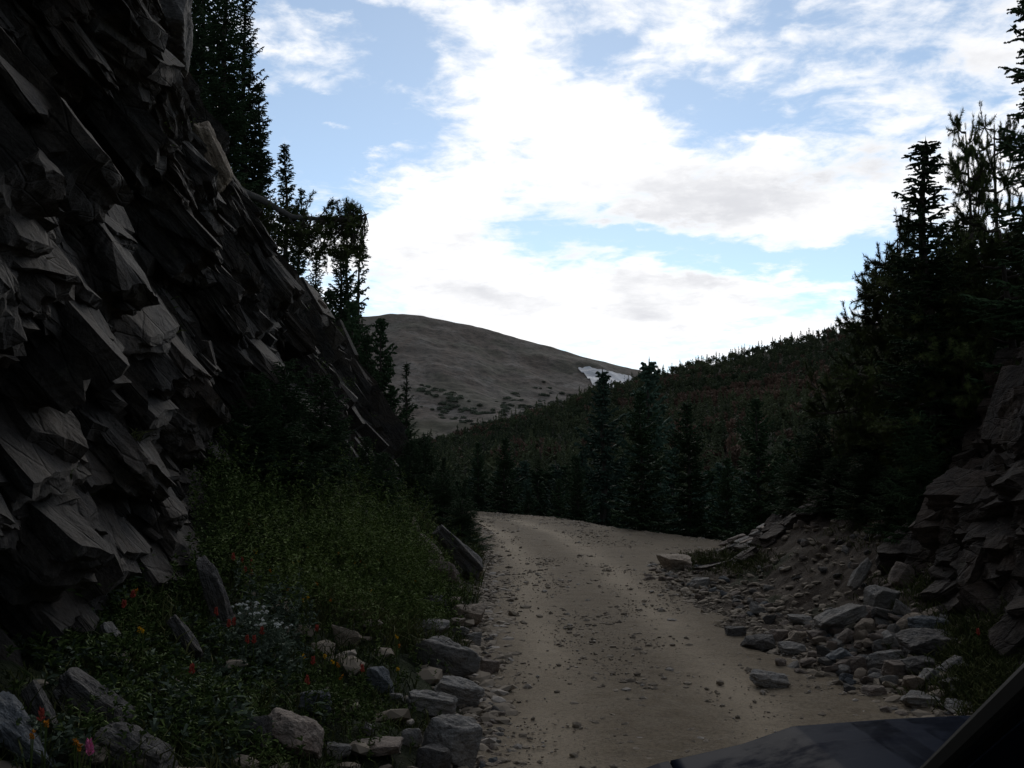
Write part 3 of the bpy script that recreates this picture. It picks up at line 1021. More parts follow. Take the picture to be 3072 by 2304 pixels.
def spruce_geo(H, Rr, seed, fine=1.0, base=.05, sparse=0.0, narrow=.85, irregular=.25):
    rm = .66 if fine <= 1.1 else 1.0
    """trunk geo, crown geo. fine: size of a twig relative to normal (bigger = coarser, fewer)"""
    rng = np.random.default_rng(seed)
    tr = Geo()
    zz = np.linspace(0, H, 14)
    lean = np.cumsum(rng.normal(0, .012, (14, 2)), 0) * H * .25
    path = np.column_stack([lean, zz])
    rad = .028 * H * (1 - zz / H) ** .9 * .55 + .012
    V_, Q_, T_ = tube(path, rad)
    tr.add(V_, Q_, T_)
    cr = Geo()
    P0s, P1s, rs, tn = [], [], [], []
    z = base * H
    dz0 = .165 * fine ** .7
    while z < H * .985:
        h = z / H
        env = Rr * (1 - h) ** narrow * (1 + .35 * math.sin(h * 23 + seed) * irregular) + .10
        if h < .12: env *= .6 + .4 * h / .12
        nb = max(3, int(rng.integers(5, 8) * (1 - .25 * h) / fine ** .35))
        az0 = rng.uniform(0, 2 * pi)
        lx = np.interp(z, zz, path[:, 0]); ly = np.interp(z, zz, path[:, 1])
        for k in range(nb):
            if rng.random() < sparse: continue
            az = az0 + k * 2 * pi / nb + rng.normal(0, .25)
            Lb = env * rng.uniform(1 - irregular * 1.6, 1.12)
            if Lb < .06: Lb = .06
            zb = z + rng.normal(0, dz0 * .3)
            out = np.array([cos(az), sin(az), 0.]); sd = np.array([-sin(az), cos(az), 0.])
            dr = -.55 + 1.2 * h ** 1.2 + rng.normal(0, .08)     # droop low, rise at the top
            up = .42
            step = .10 * fine
            nst = max(2, int(Lb / step))
            t_ = (np.arange(nst) + .6) / nst
            c_ = np.array([lx, ly, zb]) + out * (Lb * t_)[:, None] + np.array([0, 0, 1.]) * (Lb * (dr * t_ + up * t_ ** 2))[:, None]
            # branch axis twigs
            c0 = np.array([lx, ly, zb]) + out * (Lb * np.maximum(t_ - 1.0 / nst, 0))[:, None] + np.array([0, 0, 1.]) * (Lb * (dr * np.maximum(t_ - 1.0 / nst, 0) + up * np.maximum(t_ - 1.0 / nst, 0) ** 2))[:, None]
            P0s.append(c0); P1s.append(c_ + (c_ - c0) * .5); rs.append(np.full(nst, .034 * fine * rm)); tn.append(.2 + .6 * t_)
            sl_ = np.minimum(.08 + .55 * Lb * (1 - t_) * .8, .42 * (fine ** .3)) * rng.uniform(.7, 1.2, nst)
            for sgn in (-1, 1):
                fwd = out * .65 + sd * sgn * .8 + np.array([0, 0, -.12])
                fwd = fwd / np.linalg.norm(fwd)
                dd = fwd + rng.normal(0, .14, (nst, 3))
                e = c_ + dd * sl_[:, None]
                P0s.append(c_); P1s.append(e); rs.append(np.full(nst, .038 * fine * rm)); tn.append(rng.uniform(.2, .8, nst))
                # little side shoots
                for q in ((.25, .5, .75, .95) if rm < 1 else (.4, .72)):
                    if fine > 2.2: continue
                    m_ = c_ + dd * (sl_ * q)[:, None]
                    for s3 in (-1, 1):
                        d3 = dd * .55 + (out * -.5 * s3 * sgn + sd * .0) * .9 + rng.normal(0, .2, (nst, 3)) + np.array([0, 0, .05])
                        P0s.append(m_); P1s.append(m_ + d3 * (sl_ * .38 * (1.35 - q))[:, None] + 0); rs.append(np.full(nst, .029 * fine * rm)); tn.append(rng.uniform(.2, 1, nst))
            # hanging twiglets
            ee = c_ + rng.normal(0, .03, (nst, 3)) + np.array([0, 0, -.10 * fine])
            P0s.append(c_); P1s.append(ee); rs.append(np.full(nst, .022 * fine)); tn.append(rng.uniform(0, .4, nst))
        z += dz0 * rng.uniform(.7, 1.3) * (1 - .35 * h)
    # leader
    tip = np.array([path[-1, 0], path[-1, 1], H])
    P0s.append(np.array([tip - [0, 0, .5 * fine ** .3]])); P1s.append(np.array([tip + [0, 0, .10]])); rs.append(np.array([.022 * fine])); tn.append(np.array([.6]))
    P0 = np.vstack(P0s); P1 = np.vstack(P1s); r_ = np.concatenate(rs); t3 = np.concatenate(tn)
    V_, T_ = spindles(P0, P1, r_, rng=rng)
    cr.add(V_, None, T_, np.repeat(np.clip(t3, 0, 1), 6))
    return tr, cr


def pine_geo(H, seed, spread=1.0, n_limb=22, needle=.085, per=46, lean=(0, 0), limbs=None, start=.2, dead=0):
    rng = np.random.default_rng(seed)
    tr = Geo(); cr = Geo()
    zz = np.linspace(0, 1, 12)
    path = np.column_stack([lean[0] * zz ** 1.3 + .06 * H * .3 * np.sin(zz * 5 + seed), lean[1] * zz ** 1.3 + .02 * H * np.cos(zz * 4), zz * H])
    rad = .020 * H * (1 - zz) ** .8 + .015
    V_, Q_, T_ = tube(path, rad); tr.add(V_, Q_, T_)
    P0s, P1s = [], []
    for i in range(n_limb):
        h = start + (1 - start) * (i + rng.uniform(0, 1)) / n_limb
        p = np.array([np.interp(h, zz, path[:, k]) for k in range(3)])
        az = i * 2.4 + rng.normal(0, .5)
        Lb = spread * (.35 + .9 * (1 - h) ** .7) * rng.uniform(.6, 1.25)
        out = np.array([cos(az), sin(az), 0.])
        tt = np.linspace(0, 1, 7)
        up = rng.uniform(.0, .5)
        lp = p + out * (Lb * tt)[:, None] + np.array([0, 0, 1.]) * (Lb * (-.1 * tt + up * tt ** 1.8))[:, None] + np.cumsum(rng.normal(0, .03 * Lb, (7, 3)), 0)
        V_, Q_, T_ = tube(lp, .03 * Lb * (1 - tt * .8) + .006, 5); tr.add(V_, Q_, T_)
        nb = max(5, int(13 * Lb + 5))
        for b in range(nb):
            q = rng.uniform(.30, 1.0) if b < nb - 2 else 1.0
            c = np.array([np.interp(q, tt, lp[:, k]) for k in range(3)])
            dd = out * rng.uniform(.1, 1) + rng.normal(0, .55, 3) + np.array([0, 0, .22])
            dd /= np.linalg.norm(dd)
            l_ = rng.uniform(.16, .38) * (.7 + .4 * spread)
            mid = c + dd * l_ * .5
            d2 = dd + np.array([0, 0, .3]); d2 /= np.linalg.norm(d2)
            e = mid + d2 * l_ * .55
            V_, Q_, T_ = tube([c, mid, e], [.010, .008, .005], 4); tr.add(V_, Q_, T_)
            P0s += [c + dd * l_ * .1, mid]; P1s += [mid, e]
            if rng.random() < .6:
                d3 = dd + rng.normal(0, .6, 3); d3 /= np.linalg.norm(d3)
                P0s.append(mid); P1s.append(mid + d3 * l_ * .5)
    top = path[-1]
    P0s.append(top - [0, 0, .25]); P1s.append(top + [0, 0, .12])
    P0 = np.array(P0s); P1 = np.array(P1s)
    V_, T_ = needles(P0, P1, per, needle, .0085, rng)
    cr.add(V_, None, T_, np.repeat(rng.uniform(0, 1, len(P0)), per))
    for k in range(dead):
        h = rng.uniform(.1, .6); az = rng.uniform(0, 2 * pi)
        p = np.array([np.interp(h, zz, path[:, q]) for q in range(3)])
        out = np.array([cos(az), sin(az), rng.uniform(-.3, .3)])
        tt = np.linspace(0, 1, 5)
        lp = p + out * (spread * .8 * tt)[:, None] + np.cumsum(rng.normal(0, .04, (5, 3)), 0)
        V_, Q_, T_ = tube(lp, .014 * (1 - tt) + .004, 4); tr.add(V_, Q_, T_, mi=1)
    return tr, cr


def plant_tree(name, trg, crg, loc, crown_mat, label, cat, group=None, rz=0.0, scale=1.0, bark=None):
    r = empty(name, loc, rz)
    r.scale = (scale, scale, scale) if not hasattr(scale, '__len__') else scale
    tag(r, label, cat, group)
    a = trg if isinstance(trg, bpy.types.Mesh) else trg.mesh('trunk', [bark or M['bark'], M['deadwood']], smooth_sh=True)
    b_ = crg if isinstance(crg, bpy.types.Mesh) else crg.mesh('crown', [crown_mat])
    oa = bpy.data.objects.new('trunk', a); ob = bpy.data.objects.new('crown', b_)
    for o_ in (oa, ob):
        col.objects.link(o_); o_.parent = r
    return r


def meshes(geo, crown_mat, bark=None):
    return geo[0].mesh('trunk', [bark or M['bark'], M['deadwood']], smooth_sh=True), geo[1].mesh('crown', [crown_mat])


# prototypes: (H, R) normalised by scale
SP = {}
SP['tall_a'] = (9.0, meshes(spruce_geo(9.0, 1.15, 11, 1.0, narrow=.7, irregular=.3), M['spruce']))
SP['tall_b'] = (9.0, meshes(spruce_geo(9.0, 1.0, 12, 1.0, narrow=.62, irregular=.35, sparse=.08), M['spruce']))
SP['slim'] = (6.0, meshes(spruce_geo(6.0, .55, 13, .9, narrow=.75, irregular=.3), M['spruce']))
SP['mid_a'] = (10.0, meshes(spruce_geo(10.0, 2.2, 14, 1.5, narrow=.85, irregular=.4), M['spruce_blue']))
SP['mid_b'] = (10.0, meshes(spruce_geo(10.0, 1.8, 15, 1.5, narrow=.85, irregular=.45, sparse=.08), M['spruce_blue']))
SP['mid_c'] = (6.0, meshes(spruce_geo(6.0, 1.5, 16, 1.4, narrow=.8, irregular=.4), M['spruce']))
SP['young'] = (2.0, meshes(spruce_geo(2.0, .75, 17, .62, base=.0, narrow=.8, irregular=.3), M['spruce']))
SP['young_b'] = (2.0, meshes(spruce_geo(2.0, .95, 18, .62, base=.0, narrow=.7, irregular=.4), M['spruce']))
SP['ragged'] = (7.0, meshes(spruce_geo(7.0, .9, 19, 1.05, narrow=.8, irregular=.5, sparse=.28), M['spruce']))


def put_spruce(kind, px, top_py, Yd, label, group=None, base_z=None, cat='spruce tree', name='spruce_tree', widen=1.0, rz=None):
    H0, (tm, cm) = SP[kind]
    P = at(px, top_py, Yd)
    if base_z is None:
        base_z = float(g(P[0], P[1]))
    H = P[2] - base_z
    s = H / H0
    return plant_tree(name, tm, cm, (P[0], P[1], base_z), None, label, cat, group,
                      rz=random.uniform(0, 6.28) if rz is None else rz, scale=(s * widen, s * widen, s))


#@@TREES
# ---- on top of the cliff (left)
for kind, px, py, Yd, wd, lab in [
    ('tall_a', 226, -70, 25, .95, 'tallest dark spruce, rising out of the frame beside the overhanging boulder'),
    ('tall_b', 248, -34, 26.5, .8, 'tall spruce just right of the tallest one above the cliff, cut off by the frame'),
    ('tall_a', 210, -50, 27, 1.0, 'thick spruce merging with the left side of the tallest one above the cliff'),
    ('tall_b', 196, -20, 28, .9, 'tall spruce half hidden behind the overhanging boulder at the cliff top'),
    ('slim', 267, 84, 28, 1.0, 'slender spruce with pointed top, right of the tall clump above the cliff'),
    ('slim', 288, 143, 32, 1.0, 'narrow pointed spruce standing alone against the sky on the cliff edge'),
    ('slim', 297, 188, 33, .8, 'very small spire spruce next to the lone narrow spruce on the cliff edge'),
    ('ragged', 226, 70, 27, 1.3, 'bushy spruce filling the foot of the tall clump above the cliff'),
    ('ragged', 254, 110, 27.5, 1.0, 'bushy spruce at the right foot of the tall clump above the cliff'),
]:
    P = at(px, py, Yd)
    put_spruce(kind, px, py, Yd, lab, base_z=cliff_top(P[0], Yd) - .3, widen=wd * 1.05)
# ---- beyond the end of the cliff (left)
for kind, px, py, Yd, wd, lab in [
    ('tall_a', 317, 245, 44, .9, 'dark spruce just behind the cliff crest under the leaning pine'),
    ('tall_a', 338, 246, 46, 1.25, 'broad spruce standing under the leaning pine limb beyond the cliff'),
    ('ragged', 346, 203, 49, .9, 'spruce whose thin tip pokes up through the leaning pine foliage'),
    ('ragged', 360, 243, 47, 1.2, 'open ragged spruce, rightmost against the sky beyond the cliff'),
    ('mid_c', 352, 300, 43, 1.0, 'dense low spruce in front of the ragged spruce beyond the cliff'),
    ('ragged', 406, 362, 45, 1.25, 'thin sparse spruce standing apart in front of the bare mountain, left of the valley'),
    ('mid_c', 376, 370, 42, .9, 'dark spruce at the foot of the cliff left of the thin sparse spruce'),
    ('mid_c', 395, 425, 43, 1.0, 'low bushy spruce at the end of the cliff beside the valley'),
    ('mid_c', 381, 318, 43, 1.1, 'bushy conifer beside the bare mountain, just right of the cliff end'),
    ('mid_c', 366, 335, 41, 1.1, 'dark conifer hugging the end of the cliff under the ragged spruce'),
    ('mid_c', 392, 385, 43, 1.0, 'shorter conifer between the bushy one and the thin sparse spruce'),
    ('mid_c', 330, 290, 41, 1.1, 'dense spruce close behind the brown end of the cliff'),
]:
    put_spruce(kind, px, py, Yd, lab, widen=wd * .82)
# ---- big trees behind the bend
for kind, px, py, Yd, wd, lab in [
    ('mid_a', 645, 359, 50, .75, 'tallest spruce beyond the bend, its bare leader against the sky'),
    ('mid_b', 600, 369, 48, .85, 'tall spruce beyond the bend whose tip crosses the snow patch'),
    ('mid_a', 623, 455, 53, .8, 'spruce between the two tallest ones beyond the bend'),
    ('mid_b', 676, 446, 54, .9, 'spruce right of the tallest one beyond the bend'),
    ('mid_a', 556, 468, 50, .9, 'dark spruce left of the tall pair beyond the bend'),
    ('mid_b', 528, 478, 52, .9, 'spruce in the middle of the dark row beyond the bend'),
    ('mid_a', 498, 470, 54, .9, 'medium spruce above the far end of the road'),
    ('mid_b', 477, 456, 56, .8, 'pointed spruce above the left end of the road crest'),
    ('mid_a', 447, 482, 55, .9, 'dark spruce behind the small firs at the left road edge'),
    ('mid_b', 424, 476, 52, .8, 'spruce in the gap between cliff end and road crest'),
    ('mid_a', 703, 470, 48, .8, 'bushy spruce right of the tall pair beyond the bend'),
    ('mid_b', 752, 462, 42, .8, 'yellow-green spruce above the right end of the road crest'),
    ('mid_a', 724, 485, 40, .8, 'squat spruce close behind the right end of the road crest'),
    ('mid_b', 775, 468, 40, .8, 'spruce behind the rocky mound right of the road'),
    ('mid_a', 805, 462, 36, .8, 'dark spruce behind the mound, left of the near pines'),
    ('mid_a', 583, 484, 46, .8, 'low dark spruce at the outer edge of the bend under the tall pair'),
    ('mid_a', 662, 482, 42, .8, 'blue-green spruce with bushy skirt at the outer edge of the bend'),
]:
    put_spruce(kind, px, py, Yd, lab, widen=wd * 1.45)
rg = random.Random(15)
for i in range(34):
    px = rg.uniform(415, 800); py = rg.uniform(458, 492) - (12 if 560 < px < 700 else 0)
    put_spruce(rg.choice(['mid_a', 'mid_b', 'mid_c']), px, py, rg.uniform(52, 63) if px < 740 else rg.uniform(38, 50), 'medium dark spruce in the belt of trees beyond the bend', 'medium spruces in the belt beyond the bend', widen=rg.uniform(1.1, 1.6))
rg = random.Random(5)
for i in range(34):
    x = rg.uniform(-9, 9.5)
    yv = float(yo(x)) + rg.uniform(1.0, 6.5)
    z = float(g(x, yv))
    H0, (tm, cm) = SP['mid_c']
    s = rg.uniform(2.6, 4.6) / 6.0
    plant_tree('spruce_tree', tm, cm, (x, yv, z), None, 'low dark spruce in the thicket along the outer edge of the bend', 'spruce tree',
               'low spruces along the outer edge of the bend', rz=rg.uniform(0, 6), scale=(s * 1.15, s * 1.15, s))
for (px, py, Yd, wd) in [(243, 222, 22, 1.5), (262, 240, 24, 1.4), (282, 255, 25.5, 1.5), (305, 285, 28, 1.4), (325, 318, 30, 1.4), (344, 352, 32, 1.3), (214, 120, 19.5, 1.3), (357, 385, 34, 1.3)]:
    q_ = cliff_base(np.array(float(Yd)), np.array(random.uniform(.9, 1.0)))
    P = np.array([float(q_[0]) - .05, Yd, float(q_[2]) + .6])
    H0, (tm, cm) = SP['young_b']
    s = random.uniform(.8, 1.3) / H0
    plant_tree('fir_sapling', tm, cm, (P[0] - .1, P[1], P[2] - .75), None, 'stunted fir growing on a ledge near the crest of the left cliff', 'fir sapling', 'stunted firs on the cliff crest', rz=random.uniform(0, 6), scale=(s * wd, s * wd, s))
# ---- young firs on the left bank
for kind, px, bpy_, Yd, H, wd, lab in [
    ('young_b', 285, 476, 13.5, 1.45, 1.1, 'young bushy fir in the alcove at the foot of the cliff'),
    ('young', 255, 470, 13.0, 1.2, 1.2, 'young fir left of the bushy one in the cliff alcove'),
    ('young', 322, 474, 16.0, 1.5, 1.2, 'young fir right of the bushy one in the cliff alcove'),
    ('young_b', 462, 548, 22.5, 1.05, 1.5, 'small dark fir leaning over the left edge of the road'),
    ('young_b', 442, 535, 24, 1.3, 1.3, 'small fir behind the brown slab on the left bank'),
    ('young', 382, 505, 19, .95, 1.4, 'small dark fir halfway up the flowery bank'),
    ('young', 410, 510, 26, 1.6, 1.0, 'young fir on the bank below the end of the cliff'),
    ('young_b', 425, 500, 29, 1.9, 1.0, 'young fir beside the cliff end above the road edge'),
    ('young', 365, 485, 24, 1.1, 1.0, 'little fir against the lower cliff ribs'),
    ('young_b', 800, 508, 20, .9, 1.7, 'low spreading fir just behind the crest of the mound'),
    ('young_b', 838, 500, 17.5, .9, 1.8, 'low spreading fir above the dirt slope, nearest the mound crest'),
    ('young_b', 868, 498, 16.0, .9, 1.6, 'low spreading fir above the middle of the dirt slope'),
    ('young_b', 898, 505, 14.2, .8, 1.5, 'low spreading fir between the dirt slope and the outcrop'),
    ('young', 818, 490, 19.5, 1.3, 1.5, 'young fir behind the dirt slope below the yellow-green pine'),
]:
    P = at(px, bpy_, Yd)
    H0, (tm, cm) = SP[kind]
    s = H / H0
    zb = min(P[2], float(g(P[0], P[1])) + 1.2) if px < 400 else float(g(P[0], P[1]))
    plant_tree('fir_sapling', tm, cm, (P[0], P[1], zb - .05), None, lab, 'fir sapling', rz=random.uniform(0, 6), scale=(s * wd, s * wd, s))

# ---- leaning limber pine on the cliff edge (left)
def pine_brushes(cr, P0s, P1s, rng, per=40, ln=.07):
    P0 = np.array(P0s); P1 = np.array(P1s)
    V_, T_ = needles(P0, P1, per, ln, .012, rng)
    cr.add(V_, None, T_, np.repeat(rng.uniform(0, 1, len(P0)), per))


rng = np.random.default_rng(44)
base = at(238, 190, 24.5); A2 = at(262, 200, 24.8); A3 = at(292, 217, 25); A4 = at(318, 219, 25); A5 = at(345, 219, 25); A6 = at(366, 215, 25)
root = empty('pine_tree', tuple(base))
tag(root, 'wind-bent pine with a grey bare trunk leaning out over the cliff edge', 'pine tree')
tr = Geo(); cr = Geo()
trunk = np.array([base, A2, A3, A4, A5, A6]) - base
V_, Q_, T_ = tube(trunk[:4], [.10, .085, .065, .05], 8); tr.add(V_, Q_, T_, mi=1)
V_, Q_, T_ = tube(trunk[3:], [.06, .045, .02], 7); tr.add(V_, Q_, T_, mi=0)
P0s, P1s = [], []
for k in range(150):
    if k < 110:
        px_ = rng.uniform(296, 364); py_ = rng.normal(228 + (px_ - 296) * .03, 13)
        if px_ < 345 and py_ < 213: py_ = 213 + rng.uniform(0, 30)
    else:
        px_ = rng.uniform(345, 364); py_ = rng.uniform(207, 250)
    q = at(px_, py_, 25 + rng.normal(0, .45)) - base
    j = np.argmin(np.linalg.norm(trunk[2:] - q, axis=1)) + 2
    src = trunk[j] + (trunk[min(j + 1, 5)] - trunk[j]) * rng.uniform(0, .8)
    V_, Q_, T_ = tube([src, (src + q) / 2 + rng.normal(0, .05, 3), q], [.014, .010, .006], 4); tr.add(V_, Q_, T_)
    for r_ in range(4):
        d = (q - src) / (np.linalg.norm(q - src) + 1e-6) * .5 + rng.normal(0, .6, 3) + [0, 0, .3]
        d /= np.linalg.norm(d)
        P0s.append(q); P1s.append(q + d * rng.uniform(.12, .28))
for (a_, b_) in [((303, 215), (311, 196)), ((320, 217), (328, 206)), ((328, 206), (334, 203)), ((300, 222), (296, 205)), ((340, 219), (338, 208)), ((350, 214), (352, 206))]:
    s_ = at(*a_, 25) - base; e_ = at(*b_, 25) - base
    V_, Q_, T_ = tube([s_, e_], [.018, .006], 5); tr.add(V_, Q_, T_)
    for w_ in np.linspace(.35, 1, 5):
        c_ = s_ + (e_ - s_) * w_
        for r_ in range(2):
            d = (e_ - s_) / np.linalg.norm(e_ - s_) + rng.normal(0, .5, 3); d /= np.linalg.norm(d)
            P0s.append(c_); P1s.append(c_ + d * .15)
# dry twigs under the bare trunk
for k in range(14):
    s_ = trunk[0] + (trunk[2] - trunk[0]) * rng.uniform(.2, 1)
    e_ = s_ + np.array([rng.normal(0, .3), rng.normal(0, .2), rng.uniform(-.7, .3)])
    V_, Q_, T_ = tube([s_, (s_ + e_) / 2 + rng.normal(0, .08, 3), e_], [.012, .008, .004], 4); tr.add(V_, Q_, T_, mi=1)
# low rusty green mat of foliage behind the trunk
for k in range(150):
    px_ = rng.uniform(252, 345); py_ = rng.uniform(222, 262) if px_ > 300 else rng.uniform(205, 250)
    if py_ > 205 + (px_ - 240) * .9 + 20: continue
    q = at(px_, py_, 25.6 + rng.normal(0, .4)) - base
    for r_ in range(4):
        d = rng.normal(0, .6, 3) + [0, 0, .3]; d /= np.linalg.norm(d)
        P0s.append(q); P1s.append(q + d * rng.uniform(.12, .28))
pine_brushes(cr, P0s, P1s, rng, 20, .085)
tr.mesh('trunk', [M['bark'], M['deadwood']], link=True, parent=root, smooth_sh=True)
cr.mesh('crown', [M['pine']], link=True, parent=root)

# ---- right hand trees
gp = [pine_geo(4.2, 61, .95, 26, dead=5), pine_geo(3.4, 62, 1.1, 26, dead=6), pine_geo(5.0, 63, 1.2, 34, dead=6), pine_geo(2.6, 64, 1.1, 24, start=.05, dead=4)]
gm = [meshes(q, M['pine']) for q in gp]
gh = [4.2, 3.4, 5.0, 2.6]


def put_pine(i, px, py, Yd, label, base_z=None, widen=1.0, group=None):
    P = at(px, py, Yd)
    bz = float(g(P[0], P[1])) - .1 if base_z is None else base_z
    s = (P[2] - bz) / gh[i]
    return plant_tree('pine_tree', gm[i][0], gm[i][1], (P[0], P[1], bz), None, label, 'pine tree', group, rz=random.uniform(0, 6), scale=(s * widen, s * widen, s))


put_pine(0, 966, 134, 15, 'open-crowned pine with upswept tufted limbs against the sky on the right', widen=.42)
put_pine(2, 996, 124, 16, 'taller pine behind the open-crowned one, near the right edge', widen=.5)
put_pine(1, 896, 238, 16.5, 'bushy pine with one raised leader, left shoulder of the right-hand thicket', widen=.6)
put_pine(3, 874, 288, 18, 'leftmost pine of the right-hand thicket, jutting over the forested ridge', widen=.6)
put_pine(1, 915, 262, 15.5, 'dense pine below the small pointed spruce in the thicket', widen=1.0)
put_pine(3, 940, 270, 14.5, 'low dense pine above the rock outcrop', widen=.85)
put_pine(1, 1005, 230, 13.5, 'dark pine at the right edge above the outcrop', widen=1.0)
put_pine(3, 905, 372, 17, 'low spreading pine below the middle of the right-hand thicket', widen=1.05)
put_pine(3, 866, 372, 19, 'low yellow-green pine at the left foot of the right-hand thicket', widen=.85)
put_pine(3, 885, 415, 18.5, 'squat pine with bare grey branches above the dirt slope', widen=1.05)
put_pine(3, 835, 435, 19.5, 'yellow-green bush-like pine behind the dirt slope', widen=.85)
put_pine(3, 800, 450, 22, 'small pine on the crest of the rocky mound', widen=.85)
put_pine(3, 960, 350, 13.5, 'low dark pine hanging over the top of the outcrop', widen=1.0)
for kind, px, py, Yd, wd, lab in [
    ('slim', 931, 145, 13.8, 1.5, 'small pointed spruce rising from the right-hand thicket'),
    ('ragged', 1026, -10, 12.5, 1.35, 'tall ragged spruce cut off by the right edge of the frame'),
    ('young_b', 948, 235, 17, .9, 'dense spruce in the heart of the right-hand thicket'),
    ('young_b', 890, 330, 18, .9, 'dark fir behind the low spreading pine on the right'),
    ('young_b', 985, 250, 15, .8, 'dark fir left of the tall ragged spruce at the right edge'),
    ('young_b', 920, 420, 13.2, .8, 'young fir growing beside the outcrop'),
]:
    put_spruce(kind, px, py, Yd, lab, widen=wd)

# ================================================================== forest on the hill
def far_tree(H, Rr, seed, kind):
    rng = np.random.default_rng(seed)
    G_ = Geo()
    if kind == 'spruce':
        n = 90
        h = rng.uniform(.03, .98, n) ** .85
        az = rng.uniform(0, 2 * pi, n)
        Lb = (Rr * (1 - h) ** .85 + .12) * rng.uniform(.6, 1.15, n)
        p0 = np.column_stack([0 * h, 0 * h, h * H + .15])
        p1 = np.column_stack([np.cos(az) * Lb, np.sin(az) * Lb, h * H - .30 * Lb])
        V_, T_ = spindles(p0, p1, .10 + .10 * (1 - h), .6, rng)
        G_.add(V_, None, T_, np.repeat(rng.uniform(0, 1, n), 6))
        V_, T_ = spindles([[0, 0, H * .8]], [[0, 0, H * 1.03]], .10, .2, rng); G_.add(V_, None, T_, .5)
    elif kind == 'round':
        n = 80
        d = rng.normal(size=(n, 3)); d /= np.linalg.norm(d, axis=1, keepdims=True)
        c = np.array([0, 0, H * .58]) + d * rng.uniform(.25, .85, (n, 1)) * [Rr, Rr, H * .42]
        dd = d * .5 + rng.normal(0, .35, (n, 3)) + [0, 0, .5]
        V_, T_ = spindles(c - dd * .35, c + dd * .55, .28, .5, rng)
        G_.add(V_, None, T_, np.repeat(rng.uniform(0, 1, n), 6))
    else:
        n = 60
        h = rng.uniform(.2, .97, n); az = rng.uniform(0, 2 * pi, n)
        Lb = Rr * (1 - h * .7) * rng.uniform(.4, 1.1, n)
        p0 = np.column_stack([0 * h, 0 * h, h * H]); p1 = np.column_stack([np.cos(az) * Lb, np.sin(az) * Lb, h * H + .45 * Lb])
        V_, T_ = spindles(p0, p1, .045, .3, rng); G_.add(V_, None, T_, np.repeat(rng.uniform(0, 1, n), 6))
    V_, T_ = spindles([[0, 0, -.3]], [[0, 0, H * .9]], .13, .1, rng); G_.add(V_, None, T_, .1, mi=1)
    return G_


kinds = {'spruce': ('forest_green', 'green'), 'round': ('forest_green', 'green'), 'redr': ('forest_red', 'red'), 'grey': ('forest_grey', 'grey')}
FT = {}
for i in range(4): FT['spruce%d' % i] = far_tree(7, [1.2, 1.5, 1.0, 1.7][i], 200 + i, 'spruce')
for i in range(2): FT['round%d' % i] = far_tree(5, [1.7, 2.0][i], 210 + i, 'round')
for i in range(2): FT['red%d' % i] = far_tree(5, [1.6, 1.9][i], 220 + i, 'round')
FT['grey0'] = far_tree(6, 1.3, 230, 'bare')
FTM = {}
for k, G_ in FT.items():
    m_ = M['forest_red'] if k.startswith('red') else M['forest_grey'] if k.startswith('grey') else M['forest_green']
    FTM[k] = G_.mesh('spruce' if k.startswith('sp') else 'pine', [m_, M['bark']])
rng = np.random.default_rng(99)
cand = []
while len(cand) < 5200:
    c = rng.uniform(385, 1130)
    if c > 930 and rng.random() < .6: continue
    yr = float(np.interp(c, HC, HYR))
    yy = math.sqrt(rng.uniform(66 ** 2, yr ** 2))
    t = (yy - 66) / (yr - 66)
    x_, y_, z_ = hill(np.array([c]), np.array([t]))
    cand.append((float(y_[0]), c, t, float(x_[0]), float(z_[0])))
cand.sort()
